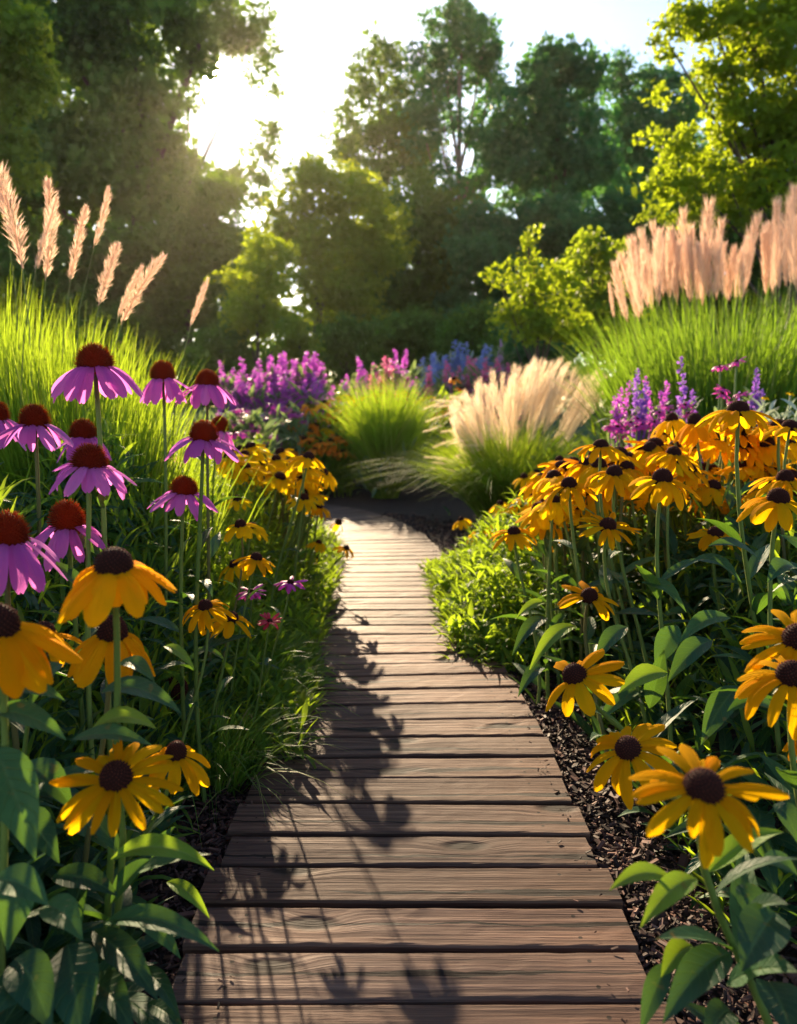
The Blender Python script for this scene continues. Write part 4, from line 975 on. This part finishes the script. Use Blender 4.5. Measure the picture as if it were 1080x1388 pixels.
def spike_plant(name, label, px, d, pytop, wpx, n, colour, group=None, sp=.4, leafmat='leaf_grey', thick=1.0, leafn=160, cat='flowering plant'):
    b = at(px, 560, d); b[2] = float(hz(b[0], b[1]))
    root = thing(name, b, label, cat, group)
    H = at(px, pytop, d)[2] - b[2]; W = wpx / FPX * d
    x = b[0] + RNG.uniform(-.5, .5, leafn) * W; y = b[1] + RNG.uniform(-.4, .4, leafn) * min(W, .8); z = b[2] + H * (.06 + .72 * RNG.random(leafn))
    az = RNG.uniform(0, 6.28, leafn)
    mb = MB()
    put_leaves(mb, THIN[1], np.stack([x, y, z], 1), np.stack([np.cos(az), np.sin(az), RNG.normal(.9, .5, leafn)], 1), RNG.uniform(.6, 1.3, leafn) * (.13 if d < 6 else min(.32, H * .28)), 1.7)
    for k in range(6):
        xx = b[0] + random.uniform(-.4, .4) * W; tube(mb, [[xx, b[1], b[2]], [xx, b[1], b[2] + H * .7]], .008, 4, rnd=.3)
    mb.build('foliage', M[leafmat], root)
    for i in range(n):
        u = (i + random.random()) / n - .5
        h = sp * H * random.uniform(.75, 1.15)
        topz = b[2] + H * random.uniform(.78, 1.02) * (1 - .25 * (2 * u) ** 2)
        o = link('flower_spike', random.choice(SPK[colour]), root, (u * W, random.uniform(-.3, .3) * min(W, .8), topz - h - b[2]))
        o.scale = (h * thick, h * thick, h); o.rotation_euler = (random.uniform(-.15, .15), random.uniform(-.15, .15) + u * .3, random.uniform(0, 6))
    return root
# purple drift left of centre
for i, (px, top, w) in enumerate(((308, 494, 26), (328, 500, 26), (344, 484, 26), (362, 480, 28), (380, 478, 28), (398, 479, 28), (416, 482, 26), (432, 480, 26), (320, 512, 30), (352, 506, 30), (390, 504, 30), (422, 508, 30))):
    spike_plant('purple_salvia', 'purple spired salvia in the wide drift before the dark trees, left of centre', px, 12.6 - (i // 8) * .9, top - 6, w, 13, 'purple', 'purple salvias in the left drift', sp=.42, thick=1.7)
for i, (px, top, w, c, lb) in enumerate(((492, 486, 34, 'purple', 'purple spiked plant with upright arms behind the vivid grass clump, left part'), (520, 474, 30, 'rose', 'tall rose spikes rising behind the vivid grass clump, highest there'),
                                         (545, 480, 34, 'purple', 'purple and tall spiked plant behind the vivid grass clump, right part'), (463, 505, 14, 'blue', 'small blue spired plant left of the purple spikes behind the grass clump'))):
    spike_plant('spiked_loosestrife' if c != 'blue' else 'blue_delphinium', lb, px, 13.2, top - 8, w, 13 if w > 20 else 4, c, sp=.5, thick=1.25)
for i, (px, top, w, c) in enumerate(((580, 492, 34, 'rose'), (606, 480, 30, 'rose'), (632, 472, 34, 'rose'), (656, 474, 30, 'rose'), (600, 502, 40, 'lilac'), (640, 496, 40, 'lilac'), (680, 484, 36, 'rose'), (566, 506, 30, 'rose'))):
    spike_plant('rose_astilbe', 'pink spired plant in the rosy drift behind the fountain grass' if c == 'rose' else 'pale lilac spired plant inside the rosy drift behind the fountain grass', px, 14 + (i % 3) * .4, top, w, 8, c,
                'pink spired plants behind the fountain grass' if c == 'rose' else 'lilac spired plants behind the fountain grass', sp=.42, thick=1.8)
for i, (px, top, w) in enumerate(((582, 466, 36), (604, 460, 36), (626, 452, 36), (650, 458, 34), (590, 478, 40), (636, 474, 44))):
    spike_plant('blue_catmint', 'hazy blue flowering plant in the drift before the dark trees', px, 17.5 - (i // 4), top, w, 7, 'blue', 'blue flowering plants before the trees', sp=.4, leafmat='leaf_silver', thick=2.0)
spike_plant('lilac_spire', 'pale lilac spire beside the yellow green shrub, alone above the flowers', 680, 14.5, 436, 20, 3, 'lilac', sp=.3, thick=1.1)
# right: violet spires behind the susans
for px, top, w, nn, c, lb in ((838, 498, 20, 3, 'purple', 'leftmost violet spire group at the right end of the fountain grass plumes'), (866, 492, 22, 3, 'violet', 'tall violet salvia between two others behind the golden flowers'),
                              (890, 490, 22, 3, 'purple', 'purple salvia with crowded blooms in the middle of the right back row'), (930, 483, 14, 2, 'violet', 'violet salvia standing alone before the pampas foliage'),
                              (1020, 470, 20, 2, 'violet', 'faint violet salvia high on the right before the pampas foliage'), (1022, 545, 14, 2, 'blue', 'small blue bloom beside the tallest golden flower')):
    spike_plant('violet_salvia', lb, px, 5.2, top, w, nn + 3, c, 'violet salvias on the right', sp=.36, thick=1.1, leafn=170)
def head_plant(name, label, px, d, pytop, wpx, n, head, R, group=None, leafmat='leaf_grey', leafn=140, spread=.35, cat='flowering plant', tilt=.3):
    b = at(px, 560, d); b[2] = float(hz(b[0], b[1]))
    root = thing(name, b, label, cat, group)
    H = at(px, pytop, d)[2] - b[2]; W = wpx / FPX * d
    x = b[0] + RNG.uniform(-.5, .5, leafn) * W; y = b[1] + RNG.uniform(-.4, .4, leafn) * min(W, .8); z = b[2] + H * (.05 + .78 * RNG.random(leafn)); az = RNG.uniform(0, 6.28, leafn)
    mb = MB()
    put_leaves(mb, THIN[1], np.stack([x, y, z], 1), np.stack([np.cos(az), np.sin(az), RNG.normal(.7, .5, leafn)], 1), RNG.uniform(.6, 1.3, leafn) * (.13 if d < 6 else min(.3, H * .3)), 1.7)
    heads = []
    for i in range(n):
        u = (i + random.random()) / n - .5
        hp = np.array([b[0] + u * W, b[1] + random.uniform(-.35, .3) * min(W, .8), b[2] + H * (1 - spread * random.random())])
        tube(mb, [[b[0] + u * W * .6, hp[1], b[2]], (hp + [b[0] + u * W * .6, hp[1], b[2]]) / 2 + [0, 0, .02], hp], .005, 4, rnd=.5)
        heads.append(hp)
    mb.build('foliage', M[leafmat], root)
    for hp in heads:
        put_head(head, hp, (random.uniform(-.3, .3), -tilt + random.uniform(-.2, .2), 1), R * random.uniform(.8, 1.15), root)
    return root
for i, (px, top, w, nn, hd, lb) in enumerate(((405, 562, 40, 6, 'orange', 'orange flowered plant at the left of the group before the purple drift'), (435, 556, 36, 6, 'orange', 'orange flowered plant highest in the group left of the vivid grass'),
                                          (462, 568, 34, 6, 'yellow', 'yellow orange flowered plant touching the left side of the vivid grass'), (425, 596, 44, 6, 'orange', 'lower orange flowered plant hanging above the boardwalk bend'),
                                          (462, 600, 36, 4, 'orange', 'sparse orange flowered plant low beside the vivid grass'))):
    head_plant('orange_helenium', lb, px, 10.6 + (0.5 if top < 580 else 0), top - 12, w, nn + 6, hd, .15, 'orange flowered plants at the bend', leafmat='leaf_feather')
for i, (px, top, w, nn, hd, lb) in enumerate(((470, 532, 40, 6, 'yellow', 'yellow flowered plant behind the orange group, left of the grass clump top'), (500, 530, 30, 5, 'orange', 'orange flowered plant peeping over the left of the grass clump'),
                                          (555, 530, 34, 6, 'orange', 'orange flowered plant peeping over the right of the grass clump'), (578, 536, 34, 6, 'yellow', 'yellow flowered plant between the grass clump and the fountain grass'),
                                          (612, 512, 44, 5, 'orange', 'golden flowered plant within the rosy drift behind the fountain grass'))):
    head_plant('yellow_helenium', lb, px, 12, top, w, nn + 4, hd, .13, 'yellow flowered plants behind the grass clump', leafmat='leaf_feather')
for px, top, w, nn, d, lb in ((350, 552, 40, 4, 9.5, 'low magenta flowered plant in green foliage below the purple drift'), (385, 540, 56, 6, 10.5, 'violet flowered plant with a loose chain of blooms below the purple drift'), (322, 545, 26, 2, 9.5, 'sparse violet flowered plant beside the orange coneflower cone')):
    head_plant('violet_aster', lb, px, d, top, w, nn + 3, 'magenta', .09, leafmat='leaf_grey', leafn=220)
for px, top, w, nn, d, lb in ((985, 490, 22, 2, 4.2, 'magenta bloom pair standing high before the pampas foliage'), (990, 518, 40, 5, 4.1, 'wide flat magenta bloom cluster behind the tallest golden flower'), (860, 562, 70, 11, 4.8, 'low magenta flowered plant along the back ridge of golden flowers'),
                              (925, 545, 40, 4, 4.6, 'small dark violet flowered plant behind the golden ridge'), (902, 550, 30, 4, 4.8, 'small purple flowered plant below the violet salvias')):
    head_plant('magenta_aster', lb, px, d, top, w, nn, 'magenta', .055, 'magenta flowers on the right', leafmat='leaf_grey', leafn=200, spread=.12)
head_plant('silver_shrub', 'silvery leaved low shrub with small pale blooms at the right picture edge', 1062, 4.6, 505, 80, 3, 'yellow', .03, leafmat='leaf_silver', leafn=700)
# green ground layer behind the beds
def zb(n):
    y = RNG.uniform(9.8, 17, n); x = RNG.uniform(-1, 1, n) * y * .55
    keep = (np.abs(x - np.interp(y, path[:, 1], path[:, 0])) > .7) | (y > 11)
    keep &= ~((x < -.6) & (y < 10.9))
    return x[keep], y[keep]
scatter_leaves('undergrowth', 'green leafy layer filling the far flower beds before the trees', 9000, zb, lambda x, y: .45 + .4 * bumps(x, y, 2.2, .3), THIN + LEAFS[:1], (.14, .30), 'leaf_grey')
def zrb(n):
    return RNG.uniform(1.3, 6.5, n), RNG.uniform(4.6, 9.5, n)
scatter_leaves('undergrowth', 'leafy green layer between the golden flowers and the pampas grass', 5000, zrb, lambda x, y: .55 + .4 * bumps(x, y, 2.2, 1.3), THIN + LEAFS[:1], (.12, .26), 'leaf_feather')
def zlb(n):
    return RNG.uniform(-5.5, -.9, n), RNG.uniform(3.9, 9.2, n)
scatter_leaves('undergrowth', 'leafy green layer behind the plumed grass of the left bed', 4500, zlb, lambda x, y: np.where(x > path_x(y) - .9, 0, .5 + .4 * bumps(x, y, 2.2, 1.9)), THIN + LEAFS[:1], (.12, .26), 'leaf_grey')

# ------------------------------------------------------------------ trees
def foliage(mb, lobes, d, lpx, cover, shell=.5):
    """leaf clusters spread through the crown's lobes; lobes in photo pixels at distance d"""
    sub = []
    for (px, py, rx, ry) in lobes:
        if min(rx, ry) < 19: sub.append((px, py, rx, ry, 0.0)); continue
        sub.append((px, py, rx * .66, ry * .66, 0.0))
        for k in range(int(5 + rx * ry / 700)):
            an = RNG.uniform(0, 2 * PI); q = RNG.uniform(.45, .92); f = RNG.uniform(.22, .46); g = (rx * ry) ** .5
            sub.append((px + rx * q * math.cos(an), py + ry * q * math.sin(an), g * f * RNG.uniform(.85, 1.4), g * f * RNG.uniform(.6, 1.0), RNG.uniform(-.8, .8) * rx))
    for (px, py, rx, ry, dz) in sub:
        c = at(px, py, d) + np.array([0, dz / FPX * d, 0]); a = rx / FPX * d; b = ry / FPX * d
        dd = min(a, b) * 0.5 + max(a, b) * .5
        small = min(rx, ry) < 2.6 * lpx
        for big in (0, 1):
            if big and small: continue
            lp = lpx * (1.9 if big else 1.0); ls = lp / FPX * d
            m = 13 if not big else 9
            ncl = max(5, int(cover * (1.5 if big else 1.25) * (PI * rx * ry) / (lp * lp * .55) / m))
            v = nrm(RNG.normal(size=(ncl, 3)))
            if big: rr = .86 * RNG.random(ncl) ** .45
            else: rr = (shell + (1 - shell) * RNG.random(ncl)) ** .6 * RNG.uniform(.78, 1.13, ncl)
            cen = c + v * rr[:, None] * np.array([a, dd, b])
            cr = RNG.uniform(.7, 1.5, ncl) * ls * 2.0
            P = (cen[:, None, :] + nrm(RNG.normal(size=(ncl, m, 3))) * (RNG.random((ncl, m, 1)) ** .5) * cr[:, None, None] * np.array([1.15, 1.15, .75])).reshape(-1, 3)
            k = len(P)
            D = nrm(RNG.normal(size=(k, 3)) + np.array([0, 0, -.25])); S = nrm(np.cross(D, RNG.normal(size=(k, 3)))); U = np.cross(D, S)
            sz = ls * RNG.uniform(.6, 1.25, k)[:, None]
            V = np.stack([P - D * sz * .6, P + S * sz * .42 + U * sz * .1, P + D * sz * .65, P - S * sz * .42 + U * sz * .1], axis=1).reshape(-1, 3)
            cr_ = np.repeat(RNG.random(ncl), m) * .55 + RNG.random(k) * .45
            mb.add(V, np.arange(k * 4).reshape(-1, 4), rnd=np.repeat(cr_, 4))

def tree(name, label, d, trunk_px, lobes, mat, lpx=5.5, cover=2.2, tr=6.0, bark='bark', group=None, cat='tree', trunk_top=None, limbs=6, shell=.5):
    base = at(trunk_px, 560, d); base[2] = float(hz(base[0], base[1])) - .05
    root = thing(name, base, label, cat, group)
    top = max(lobes, key=lambda l: -l[1]); tp = at(top[0], top[1] if trunk_top is None else trunk_top, d)
    r0 = tr / FPX * d
    mb = MB()
    H = tp[2] - base[2]
    C = bez3(base, base + [0, 0, H * .4], [tp[0] * .6 + base[0] * .4, tp[1], base[2] + H * .7], tp, 9)
    tube(mb, C, np.linspace(r0, r0 * .2, 9), 8, rnd=.5)
    for l in sorted(lobes, key=lambda l: -l[2] * l[3])[:limbs]:
        e = at(l[0], l[1], d) + np.array([0, random.uniform(-.3, .3) * l[2] / FPX * d, 0])
        s0 = C[int(np.clip((e[2] - base[2]) / max(H, .1) * 8 * .75 - 1, 1, 7))]
        tube(mb, bez(s0, (s0 + e) / 2 + [0, 0, -.05 * H * random.random()], e, 6), np.linspace(r0 * .45, r0 * .1, 6), 5, rnd=.5)
    mb.build('trunk', M[bark], root)
    mb = MB(); foliage(mb, lobes, d, lpx * .8, cover * .95, shell=shell); mb.build('crown', M[mat], root)
    return root
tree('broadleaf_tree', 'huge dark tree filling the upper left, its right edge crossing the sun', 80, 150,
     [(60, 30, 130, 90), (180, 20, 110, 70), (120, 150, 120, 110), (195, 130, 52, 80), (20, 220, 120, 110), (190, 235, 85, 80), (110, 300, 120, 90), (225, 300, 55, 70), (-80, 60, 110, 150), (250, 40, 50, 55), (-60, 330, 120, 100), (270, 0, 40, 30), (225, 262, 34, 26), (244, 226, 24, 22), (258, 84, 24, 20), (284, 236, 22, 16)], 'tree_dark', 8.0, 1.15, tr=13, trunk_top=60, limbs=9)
tree('broadleaf_tree', 'leafy tree at the far upper left edge, its leaves brighter than the huge one', 27, -20,
     [(10, 60, 50, 45), (-40, 120, 80, 90), (30, 130, 35, 35), (5, 190, 45, 40), (40, 40, 24, 22), (-30, 230, 70, 60), (-60, 10, 80, 60), (50, 90, 20, 16)], 'tree_mid', 7.5, 1.6, tr=7, trunk_top=60)
tree('broadleaf_tree', 'slender dark tree whose loose twigs stand against the white sky right of the sun', 85, 258,
     [(258, -6, 18, 10), (345, 38, 28, 16), (364, 62, 18, 10), (300, 52, 34, 24), (335, 62, 28, 20), (275, 74, 24, 24), (258, 105, 14, 24), (250, 135, 14, 24), (368, 80, 14, 9), (350, 20, 24, 12), (352, 84, 18, 10), (340, 62, 16, 9), (318, 30, 16, 14), (300, 45, 14, 9), (358, 98, 16, 6), (340, 108, 8, 5), (364, 188, 20, 10), (376, 174, 9, 5), (356, 208, 22, 11), (345, 236, 26, 14), (366, 165, 12, 6), (364, 200, 18, 9), (376, 228, 20, 9), (310, 244, 34, 16), (368, 212, 16, 7),
      (300, 262, 34, 16), (330, 272, 40, 20), (362, 250, 18, 14), (300, 14, 24, 16), (372, 120, 8, 5)], 'tree_dark', 7.0, 2.6, tr=3, limbs=14)
tree('broadleaf_tree', 'shadowy broad tree below the sun, behind the plumed grass', 70, 260, [(250, 330, 85, 80), (180, 390, 90, 80), (310, 345, 70, 66), (330, 410, 60, 60), (240, 440, 90, 60), (100, 420, 110, 80), (0, 420, 110, 90), (100, 500, 120, 60), (240, 520, 110, 55), (340, 510, 70, 60), (-40, 510, 100, 70), (160, 535, 110, 45), (290, 545, 60, 40), (400, 530, 60, 40)], 'tree_dark', 6, 2.0, tr=8)
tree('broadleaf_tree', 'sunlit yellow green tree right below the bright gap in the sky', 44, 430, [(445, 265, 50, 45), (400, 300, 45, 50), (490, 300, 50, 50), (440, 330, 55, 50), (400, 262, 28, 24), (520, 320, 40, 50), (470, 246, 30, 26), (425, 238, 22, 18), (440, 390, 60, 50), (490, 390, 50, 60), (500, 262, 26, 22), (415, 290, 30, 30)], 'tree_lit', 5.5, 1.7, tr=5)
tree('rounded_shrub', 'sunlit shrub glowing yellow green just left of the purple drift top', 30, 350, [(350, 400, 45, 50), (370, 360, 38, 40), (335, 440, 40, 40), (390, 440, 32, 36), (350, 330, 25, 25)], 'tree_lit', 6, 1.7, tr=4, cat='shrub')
tree('rounded_shrub', 'dome shaped shrub edged with light directly above the purple drift', 26, 410, [(405, 450, 26, 30), (412, 470, 24, 28), (390, 475, 26, 24)], 'tree_mid', 5.5, 2.2, tr=3, cat='shrub')
tree('pine_tree', 'dark pine with ragged upper branches left of the tallest tree', 66, 515, [(515, 78, 14, 34), (492, 92, 16, 22), (535, 85, 16, 28), (500, 130, 36, 30), (545, 130, 30, 34), (470, 160, 20, 14), (520, 180, 55, 34), (480, 205, 34, 18), (550, 215, 45, 40), (500, 245, 55, 30), (438, 188, 14, 8), (425, 210, 10, 6), (410, 222, 14, 7), (455, 215, 20, 8), (390, 232, 12, 5)],
     'tree_dark', 5.2, 1.9, tr=4, bark='bark')
tree('tall_tree', 'tallest tree at centre with a pale forked trunk showing through gaps', 60, 618, [(625, 38, 34, 28), (598, 50, 30, 34), (655, 60, 30, 34), (620, 85, 50, 40), (585, 110, 34, 40), (665, 110, 32, 45), (600, 160, 40, 40), (660, 175, 36, 40), (575, 180, 26, 40), (625, 20, 20, 14), (585, 25, 14, 14), (660, 35, 16, 14), (600, 225, 26, 22), (665, 235, 28, 26), (590, 262, 34, 24), (640, 262, 40, 24)],
     'tree_blue', 5.2, 1.55, tr=6, bark='bark_pale', trunk_top=60, limbs=8)
tree('broadleaf_tree', 'broad blue green tree with a domed crown right of the tallest tree', 58, 745, [(745, 100, 46, 40), (715, 140, 46, 45), (780, 140, 50, 45), (740, 190, 70, 50), (690, 220, 40, 45), (800, 210, 50, 50), (750, 260, 75, 50), (760, 68, 24, 16), (735, 75, 18, 14), (795, 100, 24, 18)], 'tree_blue', 5.6, 2.3, tr=7)
tree('broadleaf_tree', 'dark ragged topped tree at the back, left of the glowing right hand tree', 70, 865, [(835, 110, 26, 26), (865, 120, 34, 34), (890, 135, 34, 36), (850, 170, 50, 40), (900, 190, 50, 50), (840, 85, 14, 16), (905, 110, 20, 18), (940, 140, 34, 40), (860, 240, 70, 60), (940, 220, 50, 60)], 'tree_blue', 5.4, 2.2, tr=6)
tree('broadleaf_tree', 'low dark tree mass behind the flowers at centre', 52, 560, [(480, 380, 70, 60), (560, 350, 80, 70), (520, 430, 90, 60), (450, 440, 60, 50), (600, 420, 70, 60), (570, 290, 60, 50), (640, 300, 60, 40), (440, 505, 80, 50), (540, 505, 90, 50)], 'tree_dark', 6, 2.3, tr=7)
tree('broadleaf_tree', 'dark blue green tree mass between the centre and the yellow shrub', 48, 700, [(680, 330, 80, 60), (740, 340, 80, 70), (650, 400, 70, 60), (720, 430, 90, 60), (800, 330, 80, 70), (830, 400, 90, 70), (890, 330, 80, 70), (640, 500, 80, 50), (740, 500, 90, 55), (860, 480, 90, 60), (905, 415, 60, 55), (960, 420, 60, 60)], 'tree_blue', 6, 2.3, tr=7)
tree('broadleaf_tree', 'shaded tree behind the pampas plumes at far right', 44, 1020, [(980, 330, 90, 80), (1060, 300, 90, 90), (1000, 400, 100, 70), (1100, 380, 100, 90), (1150, 250, 100, 120), (960, 480, 100, 70), (1080, 480, 110, 80)], 'tree_dark', 6.5, 2.0, tr=8)
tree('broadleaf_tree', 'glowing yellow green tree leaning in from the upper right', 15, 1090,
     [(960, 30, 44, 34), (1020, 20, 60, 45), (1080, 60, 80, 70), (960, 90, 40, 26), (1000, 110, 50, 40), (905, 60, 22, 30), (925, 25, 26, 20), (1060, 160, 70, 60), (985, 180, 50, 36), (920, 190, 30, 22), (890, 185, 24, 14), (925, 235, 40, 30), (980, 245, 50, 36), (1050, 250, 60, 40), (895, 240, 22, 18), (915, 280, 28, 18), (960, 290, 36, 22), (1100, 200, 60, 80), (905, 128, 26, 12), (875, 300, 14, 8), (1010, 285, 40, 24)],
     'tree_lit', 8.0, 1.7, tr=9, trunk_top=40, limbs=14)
tree('upright_shrub', 'yellow green shrub with loose upright branches behind the fountain grass', 13.5, 735, [(715, 318, 11, 20), (722, 345, 14, 18), (700, 365, 16, 12), (680, 385, 16, 12), (735, 370, 18, 18), (760, 358, 9, 16), (765, 385, 16, 20), (720, 395, 26, 18), (700, 420, 30, 20), (745, 420, 34, 24), (720, 450, 34, 24), (775, 445, 30, 30), (670, 370, 10, 7), (690, 440, 20, 14)],
     'tree_lit', 7.5, 1.5, tr=4, trunk_top=330, limbs=12, cat='shrub')
tree('upright_shrub', 'bright green shrub left of the pampas plumes, behind the yellow green one', 15, 810, [(800, 330, 14, 18), (785, 355, 18, 20), (815, 350, 22, 22), (830, 375, 24, 30), (790, 395, 30, 30), (820, 420, 36, 34), (780, 440, 30, 30), (840, 330, 10, 12), (850, 450, 40, 34)], 'tree_mid', 6.5, 1.8, tr=4, cat='shrub', limbs=8)
for px, py, w, d, lb in ((470, 455, 60, 34, 'low dark bush at centre behind the spiked plants'), (560, 450, 70, 36, 'wide dark bush behind the blue flowers'), (640, 445, 50, 32, 'small dark bush left of the yellow green shrub'), (300, 470, 50, 30, 'dark bush left behind the purple drift')):
    tree('dark_bush', lb, d, px, [(px - w * .4, py + 8, w * .5, 30), (px + w * .4, py + 6, w * .5, 32), (px, py - 6, w * .55, 32), (px, py + 30, w * .8, 30)], 'tree_dark', 5.5, 2.2, tr=3, cat='bush')

# ------------------------------------------------------------------ glare haze
hm_ = bpy.data.materials.new('glare haze'); hm_.use_nodes = True; hn = hm_.node_tree; hn.nodes.clear()
vol = N(hn, 'ShaderNodeVolumePrincipled', {'Color': (1.0, 0.90, 0.72, 1), 'Density': 0.00013, 'Anisotropy': 0.72})  # thin volume added to give the warm glare round the sun
hout = N(hn, 'ShaderNodeOutputMaterial'); hn.links.new(vol.outputs[0], hout.inputs['Volume'])
hx, hy0, hy1, hb, ht = 330.0, -60.0, 330.0, -1.4, 58.0
hv = np.array([(-hx, hy0, hb), (hx, hy0, hb), (hx, hy1, hb), (-hx, hy1, hb), (-hx, hy0, ht), (hx, hy0, ht), (hx, hy1, ht), (-hx, hy1, ht)])
hq = np.array([(0, 3, 2, 1), (4, 5, 6, 7), (0, 1, 5, 4), (1, 2, 6, 5), (2, 3, 7, 6), (3, 0, 4, 7)])
tag(link('haze', mesh('haze', hv, hq, hm_, smooth=False)), 'thin warm glare haze added for the warm glow round the sun', 'haze', kind='stuff')
